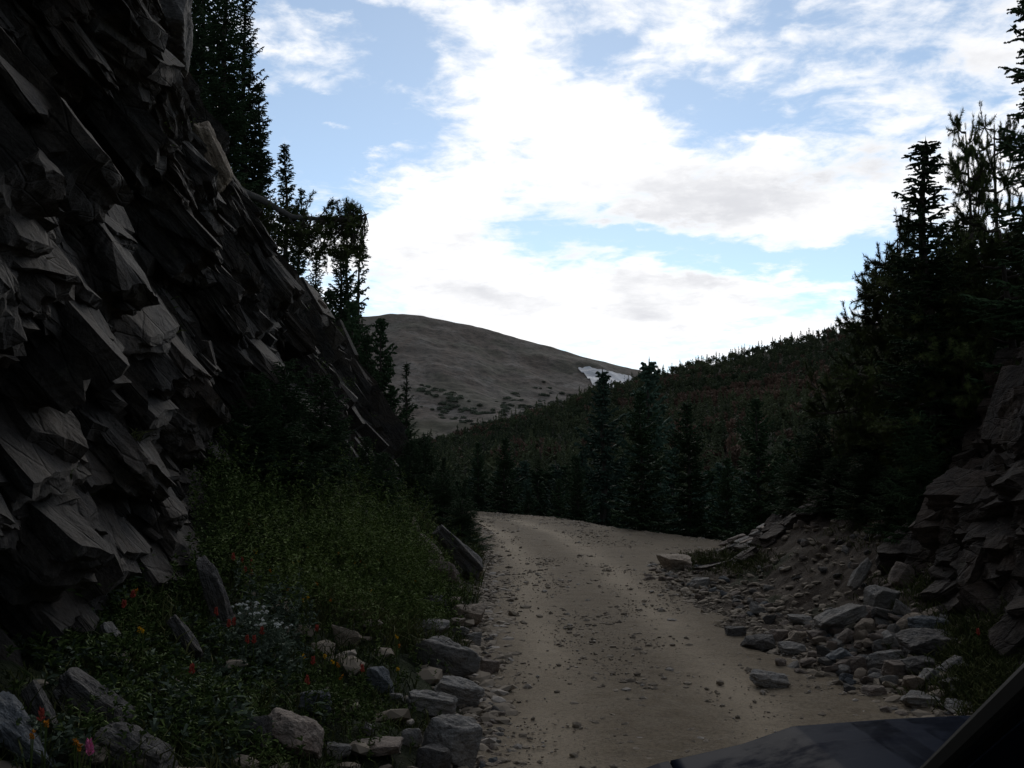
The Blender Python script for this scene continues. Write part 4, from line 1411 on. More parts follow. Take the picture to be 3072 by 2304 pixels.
# a broad share for the silhouette of the ridge
merged = {'green': Geo(), 'red': Geo(), 'grey': Geo()}
LAB = {'spruce': ('dark green spruce standing in the forest on the hillside across the valley', 'spruce tree', 'green spruces of the hillside forest', 'spruce_tree'),
       'round': ('round-topped green pine in the forest on the hillside across the valley', 'pine tree', 'round green pines of the hillside forest', 'pine_tree'),
       'red': ('rust-red dead pine among the green forest on the hillside', 'dead pine', 'rust-red dead pines on the hillside', 'dead_pine'),
       'grey': ('bare grey dead tree among the hillside forest', 'dead tree', 'bare grey trees on the hillside', 'dead_tree')}
n_ind = {'spruce': 0, 'round': 0, 'red': 0, 'grey': 0}
for (yv, c, t, x, z) in cand:
    # rust red stands gather on the middle of the slope
    pyv = 465 - (z - CAMZ) / yv * FPX
    redp = .05 + .45 * math.exp(-((c - 760) / 110) ** 2 - ((pyv - 415) / 32) ** 2) + .25 * math.exp(-((c - 500) / 60) ** 2 - ((pyv - 455) / 14) ** 2)
    redp *= 2.2 if fbm(x * .035, yv * .03, 0, 2, 55) > .1 else .3
    r_ = rng.random()
    if r_ < redp: k = 'red'
    elif r_ < redp + .07: k = 'grey'
    elif rng.random() < (.35 if t < .5 else .6): k = 'round'
    else: k = 'spruce'
    key = k + str(rng.integers({'spruce': 4, 'round': 2, 'red': 2, 'grey': 1}[k]))
    s = rng.uniform(.65, 1.15) * (1.0 if t < .6 else .85)
    if yv < 100: s *= 1.15
    wv = rng.uniform(.85, 1.2)
    rz = rng.uniform(0, 6.28)
    lim = {'spruce': 120, 'round': 90, 'red': 50, 'grey': 25}[k]
    if n_ind[k] < lim and c < 930:
        n_ind[k] += 1
        lab, cat, grp, nm = LAB[k]
        o_ = bpy.data.objects.new(nm, FTM[key])
        o_.location = (x, yv, z - .2); o_.rotation_euler = (0, 0, rz); o_.scale = (s * wv, s * wv, s)
        col.objects.link(o_)
        tag(o_, lab, cat, grp)
    else:
        G_ = FT[key]
        V_ = np.vstack(G_.V) * [s * wv, s * wv, s]
        cr_, sr_ = cos(rz), sin(rz)
        V2 = np.column_stack([V_[:, 0] * cr_ - V_[:, 1] * sr_ + x, V_[:, 0] * sr_ + V_[:, 1] * cr_ + yv, V_[:, 2] + z - .2])
        tn = np.clip(np.concatenate(G_.tt) * .5 + rng.uniform(-.25, .35) + .45 * float(fbm(x * .025, yv * .018, 0, 3, 66)), 0, 1)
        dst = merged['red' if k == 'red' else 'grey' if k == 'grey' else 'green']
        dst.add(V2, None, np.vstack(G_.T), tn)
for k, nm, lab in [('green', 'forest', 'dense green conifer forest covering the far hillside up to the ridge'),
                   ('red', 'dead_forest', 'rust-red dead conifers mixed through the far hillside forest'),
                   ('grey', 'bare_forest', 'bare grey dead trees mixed through the far hillside forest')]:
    o = merged[k].mesh(nm, [M['forest_green' if k == 'green' else 'forest_red' if k == 'red' else 'forest_grey']], link=True)
    tag(o, lab, 'forest', kind='stuff')

# scrub clumps on the mountainside
rng = np.random.default_rng(123)
G_ = Geo()
n = 46
d = rng.normal(size=(n, 3)); d[:, 2] = np.abs(d[:, 2]); d /= np.linalg.norm(d, axis=1, keepdims=True)
c = d * rng.uniform(.3, .8, (n, 1)) * [9, 6, 3.2]
V_, T_ = spindles(c - [0, 0, 1.6], c + d * [1, 1, 2.2] + [0, 0, 1.2], 1.7, .5, rng)
G_.add(V_, None, T_, np.repeat(rng.uniform(0, 1, n), 6))
scrub_me = G_.mesh('scrub_clump', [M['scrub']])
spots = []
for (pcx, pcy, wx, wy, n, rot) in [(450, 397, 34, 7, 26, 12), (425, 390, 16, 4, 12, 10), (480, 412, 45, 5, 34, 5), (455, 408, 20, 4, 14, 15), (520, 408, 30, 6, 26, 0),
                              (545, 400, 20, 5, 6, 0), (500, 425, 30, 4, 9, 5), (460, 420, 30, 4, 9, 14), (430, 410, 18, 4, 5, 10), (540, 385, 25, 8, 4, 0), (560, 395, 18, 5, 5, 0), (490, 398, 30, 6, 5, 0)]:
    for k in range(n):
        a_ = rng.normal(0, .5) * wx; b_ = rng.normal(0, .4) * wy + a_ * math.tan(radians(rot))
        spots.append((pcx + a_, pcy + b_))
for (px_, py_) in spots:
    t = mount_hit(px_, py_)
    x_, y_, z_ = mount(np.array([px_]), np.array([t]))
    o_ = bpy.data.objects.new('scrub_clump', scrub_me)
    o_.location = (float(x_[0]), float(y_[0]), float(z_[0]) - .5)
    o_.rotation_euler = (0, 0, rng.uniform(0, 6)); s = rng.uniform(.3, .75); o_.scale = (s * 1.5, s * 1.2, s * 1.0)
    col.objects.link(o_)
    tag(o_, 'dark clump of stunted scrub on the lower slope of the bare mountain', 'scrub', 'dark scrub clumps on the mountainside')
#@@ENDTREES

# ================================================================== rocks
import bmesh
_ico = {}


def ico(sub):
    if sub not in _ico:
        bm = bmesh.new(); bmesh.ops.create_icosphere(bm, subdivisions=sub, radius=1)
        V_ = np.array([v_.co[:] for v_ in bm.verts]); F_ = np.array([[v_.index for v_ in f_.verts] for f_ in bm.faces]); bm.free()
        _ico[sub] = (V_, F_)
    return _ico[sub]


def rock_mesh(seed, size, sub=4, n_cut=9, slab=False, rough=1.0, name='rock', mat=None):
    """angular block: a box of half-sizes 'size' cut by random planes, with worn edges"""
    rng = np.random.default_rng(seed)
    V_, F_ = ico(sub)
    d = V_ / np.linalg.norm(V_, axis=1, keepdims=True)
    nrm = [np.array(q, float) for q in [(1, 0, 0), (-1, 0, 0), (0, 1, 0), (0, -1, 0), (0, 0, 1), (0, 0, -1)]]
    off = [1.0] * 6
    nrm = [q + rng.normal(0, .16 if not slab else .10, 3) for q in nrm]
    for k in range(n_cut):
        q = rng.normal(size=3); q /= np.linalg.norm(q)
        nrm.append(q); off.append(rng.uniform(.80, 1.20))
    nrm = np.array([q / np.linalg.norm(q) for q in nrm]); off = np.array(off)
    dots = d @ nrm.T
    rr_ = off[None] / np.maximum(dots, 1e-3)
    # soft minimum -> slightly worn edges
    kk = 34.0
    r = -np.log(np.exp(-kk * np.minimum(rr_, 3)).sum(1)) / kk
    P_ = d * r[:, None]
    P_ = P_ * np.asarray(size)[None]
    q = d * 2.2 + rng.uniform(0, 50, 3)
    m_ = float(np.mean(size))
    disp = .085 * fbm(q[:, 0], q[:, 1], q[:, 2], 4, seed % 97) + .026 * fbm(q[:, 0] * 6, q[:, 1] * 6, q[:, 2] * 6, 3, seed % 89)
    if slab:    # bedding steps on the sides
        disp = disp + .03 * np.sign(np.sin(P_[:, 2] / m_ * 14 + q[:, 0])) * (1 - np.abs(d[:, 2]))
    P_ = P_ + d * (disp * m_ * rough)[:, None]
    me = mesh_np(name, P_, F_, mat or M['rock_grey'], link=False)
    return me


def rot_lowest(me, rot):
    n = len(me.vertices)
    a = np.empty(n * 3, np.float32); me.vertices.foreach_get('co', a)
    a = a.reshape(-1, 3) @ np.array(rot.to_matrix()).T
    return a


def place_rock(px0, py0, px1, py1, label, mat='rock_grey', seed=None, depth=.8, roll=0.0, yaw=0.0, pitchr=0.0, slab=False,
               sub=4, name='rock', cat='rock', group=None, sink=.22, Yd=None, n_cut=9):
    """rock whose picture box is px0..px1, py0..py1; stands on the ground under its foot"""
    cxp = (px0 + px1) / 2
    seed = seed if seed is not None else int(px0 * 7 + py1 * 13) % 99991
    if Yd is None:
        P = hit(cxp, py1)
        if P is None: return None
        D_ = P[1]
    else:
        D_ = Yd; P = at(cxp, py1, Yd)
    w = (px1 - px0) / FPX * D_ / 2 * .98
    h = (py1 - py0) / FPX * D_ / 2 * 1.02
    dp = w * depth
    e = (pitchr, roll, yaw)
    from mathutils import Euler
    rot = Euler(e)
    # undo the roll in the extents
    if abs(roll) > .25:
        c_, s_ = abs(cos(roll)), abs(sin(roll))
        ratio = .30 if slab else .5
        L_ = min(w / max(c_, .3), h / max(s_, .3)) * .92
        w2, h2 = L_, L_ * ratio
    else:
        w2, h2 = w, h * (.92 if not slab else .85)
    me = rock_mesh(seed, (w2, dp, h2), sub, n_cut, slab, mat=M[mat], name=name)
    a = rot_lowest(me, rot)
    ext = a.max(0) - a.min(0)
    # match picture width / height
    sx_ = 2 * w / ext[0]; sz_ = 2 * h / (ext[2] + .0)
    k = np.clip([sx_, (sx_ + sz_) / 2, sz_], .6, 1.6)
    o_ = bpy.data.objects.new(name, me)
    # bake the rotation so that the axis scale matches the picture box
    a = (a - (a.max(0) + a.min(0)) / 2) * k
    me.vertices.foreach_set('co', a.astype(np.float32).ravel()); me.update()
    hz = (a[:, 2].max() - a[:, 2].min()) / 2
    yoff = dp * k[1] * .6
    zb = P[2] if Yd is None else P[2]
    o_.location = (P[0] * (1 + yoff / D_), P[1] + yoff, zb + hz * (1 - sink))
    col.objects.link(o_)
    tag(o_, label, cat, group)
    return o_


#@@ROCKS
R_ = place_rock
# --- stones along the left road edge and on the bank
R_(421, 716, 483, 768, 'big dark angular block with a flat pale top at the left road edge', 'rock_grey', sub=5, depth=.8, roll=.05, yaw=.5, name='boulder', cat='boulder')
R_(415, 746, 452, 775, 'dark rounded stone wedged below the big angular block at the left road edge', 'rock_dark')
R_(430, 676, 485, 706, 'long grey slab stone, first behind the big angular block at the road edge', 'rock_grey', roll=.25, slab=True, sub=5, depth=.7)
R_(405, 691, 458, 716, 'low slab with a pale top, in the grass left of the long grey slab stone', 'rock_grey', roll=.12, slab=True, sub=5, depth=.6)
R_(414, 635, 482, 678, 'largest bulky grey boulder of the row along the left road edge', 'rock_grey', sub=5, roll=.22, depth=.7, name='boulder', cat='boulder')
R_(448, 603, 487, 625, 'flat-topped tan boulder pointing at the road from the left bank', 'rock_tan', sub=5, roll=.08, depth=.8)
R_(409, 618, 450, 637, 'pale flat rock behind the largest boulder of the left row', 'rock_grey', slab=True, depth=.8)
R_(478, 658, 500, 674, 'small flat stone at the road side of the largest boulder', 'rock_pink', depth=.9)
R_(366, 666, 394, 694, 'rounded grey boulder in the grass, left of the slabs by the road', 'rock_slate', sub=5, name='boulder', cat='boulder')
R_(427, 557, 461, 584, 'pinkish boulder half buried in grass below the brown leaning slab', 'rock_pink', sub=5)
R_(447, 612 - 16, 462, 612, 'small tan stone in the grass behind the flat-topped tan boulder', 'rock_tan')
R_(424, 594, 448, 609, 'dull brown stone in grass, uphill of the flat-topped tan boulder', 'rock_dark')
R_(452, 626, 470, 636, 'short pale slab just above the largest boulder of the left row', 'rock_grey', slab=True)
R_(462, 632, 482, 645, 'pale stone touching the road beside the largest boulder of the left row', 'rock_grey', slab=True)
R_(448, 618, 466, 628, 'thin pale flagstone in the grass below the flat-topped tan boulder', 'rock_pink', slab=True)
R_(402, 728, 423, 747, 'grey chunk left of the big angular block', 'rock_grey')
R_(388, 693, 404, 703, 'little pale stone right below the rounded grey boulder', 'rock_grey')
R_(359, 722, 375, 735, 'pale lump half hidden in grass in the bottom middle', 'rock_grey')
R_(262, 712, 322, 762, 'large pale block with a sloping top among grass near the bottom', 'rock_pink', sub=5, roll=.30, depth=.8, name='boulder', cat='boulder', seed=31)
R_(240, 714, 270, 754, 'dark upright stone leaning on the large pale block', 'rock_dark', sub=5, seed=5)
R_(299, 691, 332, 714, 'pale layered slab lying in grass above the large pale block', 'rock_slate', sub=5, slab=True, depth=.8)
R_(322, 743, 352, 758, 'flat pale stone right of the large pale block', 'rock_grey', slab=True)
R_(350, 742, 402, 757, 'long flat pale stone in the grass along the bottom', 'rock_pink', slab=True)
R_(330, 622, 362, 648, 'tan stone sunk in leaves in the middle of the flowery bank', 'rock_tan', sub=5)
R_(228, 702 - 6, 238, 732, 'narrow whitish stone poking out of leaves left of the large pale block', 'rock_grey')
R_(172, 680, 200, 704, 'brownish slab end among leaves in the lower left', 'rock_pink', roll=.4, slab=True)
R_(54, 668, 130, 727, 'long squared slab tilted down to the right in the lower left', 'rock_dark', sub=5, roll=.55, slab=True, depth=.5, n_cut=4, seed=77, name='rock_slab', cat='rock slab')
R_(22, 676, 66, 745, 'steep narrow slab left of the long squared slab', 'rock_dark', sub=5, roll=.95, slab=True, depth=.6, n_cut=4, seed=78, name='rock_slab', cat='rock slab')
R_(52, 688, 74, 713, 'thin slab wedged between the steep narrow slab and the long squared slab', 'rock_grey', roll=.8, slab=True, depth=.5)
R_(-30, 690, 54, 768, 'big bluish slab running out of the lower left corner', 'rock_slate', sub=5, roll=.75, slab=True, depth=.6, n_cut=5, name='rock_slab', cat='rock slab', seed=79)
R_(71, 741, 113, 768, 'pale rounded stone behind the pink flower at the bottom left', 'rock_tan', sub=5)
R_(97, 726, 174, 775, 'broad grey slab at the bottom, right of the pale rounded stone', 'rock_dark', sub=5, roll=.45, slab=True, depth=.7, name='rock_slab', cat='rock slab')
R_(118, 755, 152, 778, 'pale tan stone cut by the bottom edge, beside the pale rounded stone', 'rock_tan', sub=5)
R_(195, 551, 236, 626, 'pointed slab leaning on the foot of the cliff beside the flowers', 'rock_dark', sub=5, roll=1.1, slab=True, depth=.5, n_cut=6, name='rock_slab', cat='rock slab', seed=80)
R_(166, 612, 204, 658, 'dark slab edge running down from the foot of the cliff into the leaves', 'rock_dark', sub=5, roll=.85, slab=True, depth=.6, name='rock_slab', cat='rock slab')
R_(100, 620, 130, 652, 'grey slab chunk at the foot of the cliff, upper left of the long squared slab', 'rock_grey', sub=5, roll=.7, slab=True)
R_(430, 520, 484, 574, 'long brown slab leaning down to the road from the left bank', 'rock_dark', sub=5, roll=.80, slab=True, depth=.6, n_cut=4, name='rock_slab', cat='rock slab', seed=82)
R_(402, 516, 420, 533, 'tan block on the bank above the long brown slab', 'rock_tan')
R_(417, 530, 446, 566, 'brown jagged rock between the tan block and the pinkish boulder', 'rock_pink', sub=5, roll=.8)
R_(288, 466, 326, 498, 'slab rib sticking out of the flowery bank below the firs', 'rock_grey', sub=5, roll=.75, slab=True, depth=.5, name='rock_slab', cat='rock slab')
R_(352, 500, 374, 524, 'low grey rib in the middle of the flowery bank', 'rock_dark', roll=.8, slab=True)

# --- rubble pile on the right
for (x0, y0, x1, y1, mt, rl, sb, lab) in [
    (741, 635, 776, 651, 'rock_dark', 0, 0, 'dark squared block lying by itself on the road right of the wheel track'),
    (725, 626, 746, 638, 'rock_dark', 0, 0, 'pair-like dark lump just behind the dark squared block on the road'),
    (868, 584, 900, 613, 'rock_grey', .2, 0, 'pale grey boulder crowning the rubble pile'),
    (895, 598, 914, 621, 'rock_grey', .4, 0, 'pale upright stone right of the crowning boulder'),
    (859, 605, 876, 622, 'rock_pink', 0, 0, 'small pinkish stone below left of the crowning boulder'),
    (872, 606, 898, 624, 'rock_dark', .3, 0, 'brown dark stone directly below the crowning boulder'),
    (815, 602, 862, 634, 'rock_grey', -.45, 1, 'largest tilted plate on the upper left of the rubble pile'),
    (853, 618, 875, 637, 'rock_tan', -.2, 0, 'tan block in the middle of the rubble pile'),
    (890, 612, 923, 635, 'rock_tan', -.4, 0, 'orange-tan wedge on the upper right of the rubble pile'),
    (910, 615, 944, 634, 'rock_slate', -.1, 1, 'grey slab right of the orange-tan wedge'),
    (872, 630, 896, 650, 'rock_grey', -.5, 0, 'whitish stone in the heart of the rubble pile'),
    (835, 628, 858, 648, 'rock_pink', -.6, 0, 'pinkish leaning stone left of the whitish one'),
    (892, 636, 910, 648, 'rock_grey', 0, 0, 'small grey stone right of the whitish one'),
    (900, 630, 957, 660, 'rock_dark', .08, 1, 'biggest dark slab lying across the right of the rubble pile'),
    (868, 649, 904, 669, 'rock_grey', -.25, 0, 'grey block below the whitish stone'),
    (827, 648, 853, 665, 'rock_slate', -.4, 0, 'blue-grey stone at the lower left of the rubble pile'),
    (815, 644, 831, 661, 'rock_dark', 0, 0, 'dark square stone at the left tip of the rubble pile'),
    (842, 655, 866, 671, 'rock_pink', 0, 0, 'reddish stone low in the middle of the rubble pile'),
    (884, 661, 911, 680, 'rock_pink', 0, 0, 'brownish cube-like stone at the foot of the rubble pile'),
    (903, 657, 937, 673, 'rock_dark', .05, 1, 'dark flat stone under the biggest dark slab'),
    (936, 655, 962, 676, 'rock_grey', -.5, 1, 'tilted grey plate at the right end of the rubble pile'),
    (916, 667, 940, 688, 'rock_grey', -.7, 0, 'pale pointed stone at the right foot of the rubble pile'),
    (903, 675, 923, 691, 'rock_tan', .2, 0, 'tan wedge beside the pale pointed stone'),
    (866, 673, 884, 684, 'rock_grey', 0, 0, 'small pale stone at the front of the rubble pile'),
    (838, 672, 852, 684, 'rock_slate', 0, 0, 'rounded blue-grey stone in front of the rubble pile'),
    (861, 685, 886, 697, 'rock_pink', -.1, 1, 'low pinkish stone, frontmost of the rubble pile'),
    (843, 684, 855, 693, 'rock_dark', 0, 0, 'little dark stone left of the frontmost pinkish one'),
    (938, 678, 963, 690, 'rock_dark', -.1, 1, 'dark low stone in front of the tilted grey plate'),
    (901, 694, 938, 708, 'rock_grey', .04, 1, 'flat grey flagstone between rubble pile and blue hood'),
    (946, 702, 984, 714, 'rock_grey', .04, 1, 'flat flagstone nearest the blue hood'),
    (749, 671, 790, 688, 'rock_grey', .12, 1, 'flat pale flagstone lying on the road by itself'),
    (774, 658, 787, 668, 'rock_pink', 0, 0, 'small cube-like stone on the road above the lone flagstone'),
    (780, 643, 806, 655, 'rock_grey', 0, 1, 'pale low stone between the road and the rubble pile'),
    (767, 629, 789, 641, 'rock_pink', 0, 0, 'pinkish stone behind the dark squared block'),
    (787, 630, 808, 643, 'rock_tan', 0, 0, 'pale tan stone left of the largest tilted plate'),
    (808, 629, 829, 642, 'rock_pink', -.2, 0, 'rounded reddish stone under the largest tilted plate'),
    (788, 615, 812, 624, 'rock_grey', -.05, 1, 'thin flat stone behind the pale tan stone'),
    (762, 614, 776, 624, 'rock_dark', 0, 0, 'dark pebble-like stone above the pinkish stone'),
    (849, 555, 872, 588, 'rock_grey', -1.0, 1, 'tall pale stone standing on the dirt slope above the pile'),
    (889, 560, 914, 590, 'rock_pink', .2, 0, 'stone at the foot of the outcrop above the pile'),
    (750, 602, 765, 615, 'rock_grey', .3, 0, 'pointed grey stone at the foot of the dirt slope'),
    (921, 607, 940, 617, 'rock_tan', -.3, 1, 'narrow tan stone above the grey slab by the grass'),
    (880, 706, 892, 714, 'rock_pink', 0, 0, 'single brown stone on the dirt just ahead of the hood'),
    (657, 554, 692, 570, 'rock_tan', -.1, 0, 'pale tan boulder where the road meets the mound'),
    (690, 577, 711, 590, 'rock_grey', -.2, 0, 'grey stone at the road edge nearer than the pale tan boulder'),
    (756, 507, 779, 526, 'rock_tan', 0, 0, 'tan rock standing on the crest of the mound'),
]:
    R_(x0, y0, x1, y1, lab, mt, roll=rl, slab=bool(sb), sub=4 if x1 - x0 < 26 else 5, depth=.85)
# rocky crest of the mound
rr_ = random.Random(3)
for k in range(26):
    a_ = k / 25
    px_ = 728 + 46 * a_ + rr_.uniform(-5, 5); py_ = 549 - 20 * a_ + rr_.uniform(-2, 6)
    w_ = rr_.uniform(8, 22)
    R_(px_ - w_ / 2, py_ - w_ * .45, px_ + w_ / 2, py_, 'broken grey-brown slab on the crest of the mound right of the bend', rr_.choice(['rock_pink', 'rock_dark', 'rock_grey', 'rock_pink']),
       roll=-.5, slab=True, sub=3, group='broken slabs on the crest of the mound', seed=900 + k)
# filler stones in the pile, at the slope foot and along both edges: five shared shapes per colour
lib = {}
for mt in ('rock_grey', 'rock_pink', 'rock_dark', 'rock_tan', 'rock_slate'):
    lib[mt] = [rock_mesh(3000 + i * 7 + len(mt), (1, .8 + .1 * (i % 3), .38 + .12 * (i % 4)), 3, 9, i % 2 == 0, mat=M[mt]) for i in range(5)]


STONES = []; made = []; SMALL = Geo()


def small_stone(px_, py_, wpx, mt, lab, grp, lift=0.0, rot=None):
    STONES.append((wpx, px_, py_, mt, lab, grp, lift))


def make_stone(wpx, px_, py_, mt, lab, grp, lift):
    P = hit(px_, py_)
    if P is None: return
    s = wpx / FPX * P[1] / 2
    if len(made) >= 290:
        me = rr_.choice(lib[mt]); n = len(me.vertices)
        a = np.empty(n * 3, np.float32); me.vertices.foreach_get('co', a); a = a.reshape(-1, 3)
        f_ = np.empty(len(me.polygons) * 3, np.int32); me.polygons.foreach_get('vertices', f_)
        from mathutils import Euler
        Rm = np.array(Euler((rr_.uniform(-.35, .35), rr_.uniform(-.4, .3), rr_.uniform(0, 6.28))).to_matrix())
        SMALL.add(a @ Rm.T * s + [P[0], P[1], P[2] + s * .2], None, f_.reshape(-1, 3), .2 + .6 * rr_.random())
        return
    made.append(1)
    rot = None
    o_ = bpy.data.objects.new('stone', rr_.choice(lib[mt]))
    o_.location = (P[0], P[1], P[2] + s * .22 + lift)
    o_.rotation_euler = rot or (rr_.uniform(-.35, .35), rr_.uniform(-.5, .35), rr_.uniform(0, 6.28))
    o_.scale = (s, s, s * rr_.uniform(.8, 1.2))
    col.objects.link(o_)
    tag(o_, lab, 'stone', grp)


mts = ['rock_grey', 'rock_grey', 'rock_pink', 'rock_pink', 'rock_dark', 'rock_tan', 'rock_slate']
for k in range(120):
    px_ = rr_.gauss(878, 38); py_ = rr_.gauss(650, 20)
    if px_ > 965 or px_ < 790 or py_ > 700 or py_ < 600 + abs(px_ - 880) * .3: continue
    small_stone(px_, py_, rr_.uniform(7, 17), rr_.choice(mts), 'small broken stone filling gaps in the rubble pile', 'small stones in the rubble pile', rr_.uniform(0, .05))
for k in range(190):
    u = rr_.random() ** .8
    px_ = 655 + 190 * u + rr_.gauss(0, 12); py_ = 566 + 78 * u + rr_.gauss(0, 9)
    small_stone(px_, py_, rr_.uniform(3, 11), rr_.choice(mts), 'small flat stone strewn along the foot of the dirt slope', 'stones at the foot of the dirt slope')
for k in range(110):
    px_ = rr_.uniform(760, 905); py_ = 520 + rr_.random() * 95 * (.35 + .65 * (px_ - 700) / 200)
    small_stone(px_, py_, rr_.uniform(3, 10), rr_.choice(['rock_pink', 'rock_dark', 'rock_pink', 'rock_grey']), 'loose stone scattered over the brown dirt slope', 'loose stones on the dirt slope')
for k in range(230):
    py_ = 560 + 208 * rr_.random() ** .8
    px_ = 487 + rr_.gauss(0, 6) + (py_ - 560) * .02
    if 600 < py_ < 715 and px_ < 482: px_ += 8
    small_stone(px_, py_, rr_.uniform(3, 6) + (py_ - 560) * .035 * rr_.random(), rr_.choice(mts), 'small broken stone lining the left edge of the road', 'stones lining the left edge of the road')
for k in range(40):
    px_ = rr_.uniform(890, 1010); py_ = rr_.uniform(690, 725)
    small_stone(px_, py_, rr_.uniform(4, 13), rr_.choice(mts), 'small stone on the dirt between the pile and the blue hood', 'stones on the dirt near the hood')

for q in sorted(STONES, key=lambda q: -q[0]):
    make_stone(*q)
chipr = np.random.default_rng(77)
from mathutils import Euler
chip_geo = []
for me in lib['rock_grey']:
    a = rock_mesh(7000 + len(chip_geo), (1, .8, .35), 1, 7, False, mat=M['rock_grey'])
    n = len(a.vertices); c_ = np.empty(n * 3, np.float32); a.vertices.foreach_get('co', c_)
    f_ = np.empty(len(a.polygons) * 3, np.int32); a.polygons.foreach_get('vertices', f_)
    chip_geo.append((c_.reshape(-1, 3), f_.reshape(-1, 3)))


def chips(n, fx, fy, smin, smax, tmin=.1, tmax=.8):
    for i in range(n):
        y = fy(); x = fx(y)
        sz_ = smin + (smax - smin) * chipr.random() ** 4
        c_, f_ = chip_geo[chipr.integers(5)]
        Rm = np.array(Euler((chipr.uniform(-.4, .4), chipr.uniform(-.4, .4), chipr.uniform(0, 6.28))).to_matrix())
        SMALL.add(c_ @ Rm.T * sz_ + [x, y, float(g(x, y)) + sz_ * .15], None, f_, chipr.uniform(tmin, tmax))


chips(2600, lambda y: float(xr(y)) + abs(chipr.normal(0, 1.1)) - .1, lambda: chipr.uniform(7, 25), .012, .10)
chips(3000, lambda y: float(xl(y)) + chipr.normal(.06, .16), lambda: 4 + 36 * chipr.random() ** 1.5, .012, .10, .1, 1.0)
chips(900, lambda y: float(np.interp(y, YO[::-1], XO[::-1])) - abs(chipr.normal(0, .6)), lambda: chipr.uniform(26, 46), .02, .08, .3, .9)
chips(420, lambda y: float(xl(y)) - chipr.uniform(.2, 2.2), lambda: 4.2 + 22 * chipr.random() ** 1.4, .04, .17, .2, .9)
chips(500, lambda y: chipr.uniform(0, 2.5), lambda: 4.5 + 30 * chipr.random() ** 1.5, .012, .05, .0, .9)
# gravel over the road: nobody could count it
rng = np.random.default_rng(500)
Vb, Fb = ico(1)
def gravel(n, xs, ys, size, mi, G_, flat=.5):
    for lo in range(0, n):
        pass
G_ = Geo()
N_G = 42000
yy = 4 + 40 * rng.random(N_G) ** 1.9
lx = xl(yy) - .15; rx = np.where(yy < 26, np.interp(yy, YR, XR), np.interp(yy, YO[::-1], XO[::-1])) + .25
uu = rng.random(N_G)
edge_bias = rng.random(N_G) < .45
uu = np.where(edge_bias, np.where(rng.random(N_G) < .5, uu ** 3, 1 - uu ** 3), uu)
xx = lx + (rx - lx) * uu
clump = fbm(xx * 1.5, yy * 1.5, 0, 3, 17)
rutd = np.minimum(np.abs(xx - np.interp(yy, [0, 12, 20, 30, 38, 46], [.35, .35, .30, -.2, -1.4, -5.8])), np.abs(xx - np.interp(yy, [0, 12, 20, 30, 38, 46], [1.95, 1.95, 1.90, 1.4, .2, -4.2])))
keep = (clump * .6 - 1.1 * np.exp(-(rutd / .3) ** 2) + rng.normal(0, .6, N_G)) > -.35
xx, yy = xx[keep], yy[keep]
sz = .0035 + .006 * rng.random(len(xx)) + .028 * rng.random(len(xx)) ** 14
sz *= 1 + .018 * yy
zz = np.maximum(g(xx, yy), -3) + .010
sc = np.stack([sz * rng.uniform(.8, 1.6, len(xx)), sz * rng.uniform(.8, 1.4, len(xx)), sz * rng.uniform(.4, .8, len(xx))], 1)
ang = rng.uniform(0, 6.28, len(xx))
jit = 1 + .25 * rng.normal(size=(8, len(Vb)))
B = Vb[None] * jit[rng.integers(0, 8, len(xx))][:, :, None] * sc[:, None]
Br = np.stack([B[..., 0] * np.cos(ang)[:, None] - B[..., 1] * np.sin(ang)[:, None], B[..., 0] * np.sin(ang)[:, None] + B[..., 1] * np.cos(ang)[:, None], B[..., 2]], -1)
Br += np.stack([xx, yy, zz + sz * .15], -1)[:, None]
Fg = (np.arange(len(xx)) * len(Vb))[:, None, None] + Fb[None]
m, N, b = new_mat('gravel', .9, .2)
f_ = N.n('ShaderNodeAttribute', attribute_name='tint').outputs['Fac']
c = N.mix(N.ramp(f_, 0, .6), (.15, .122, .092), (.28, .232, .178))
c = N.mix(N.ramp(f_, .75, 1.0), c, (.36, .32, .28))
N.put(b.inputs['Base Color'], c)
M['gravel'] = m
o = SMALL.mesh('stone_chips', [M['gravel']], link=True)
tag(o, 'small stone chips strewn along the road edges and the slope foot', 'stone chips', kind='stuff')
o = mesh_np('gravel', Br.reshape(-1, 3), Fg.reshape(-1, 3), M['gravel'], {'tint': ('FACE', np.repeat(rng.random(len(xx)), len(Fb)))})
tag(o, 'loose gravel scattered over the dirt road and along its edges', 'gravel', kind='stuff')
#@@ENDROCKS

# overhanging boulder at the cliff top and the pale loose block on the cliff edge
place_rock(100, -56, 197, 56, 'huge overhanging boulder at the top of the cliff against the sky', 'rock_dark', sub=5, Yd=13.2, depth=.9, name='boulder', cat='boulder', roll=.05, sink=0, seed=1501, n_cut=5)
place_rock(188, 116, 234, 192, 'pale brown upright slab standing on the cliff edge beside the trees', 'rock_tan', sub=5, Yd=16.0, depth=.55, name='rock_slab', cat='rock slab', roll=1.15, slab=True, sink=0, seed=1502, n_cut=4)
place_rock(318, 298, 328, 309, 'small finger of rock jutting from the brown end of the cliff', 'rock_pink', Yd=27.5, roll=.7, slab=True, sink=0)

#@@PLANTS
rng = np.random.default_rng(321)


def bank_points(n, y0=3.2, y1=40, smin=.12, smax=1.0, pw=1.6):
    yy = y0 + (y1 - y0) * rng.random(n) ** pw
    L_ = xl(yy); toe = np.interp(yy, YT, XT)
    ss = smin + (L_ - toe - smin) * rng.random(n) * smax
    xx = L_ - ss
    return xx, yy, g(xx, yy)


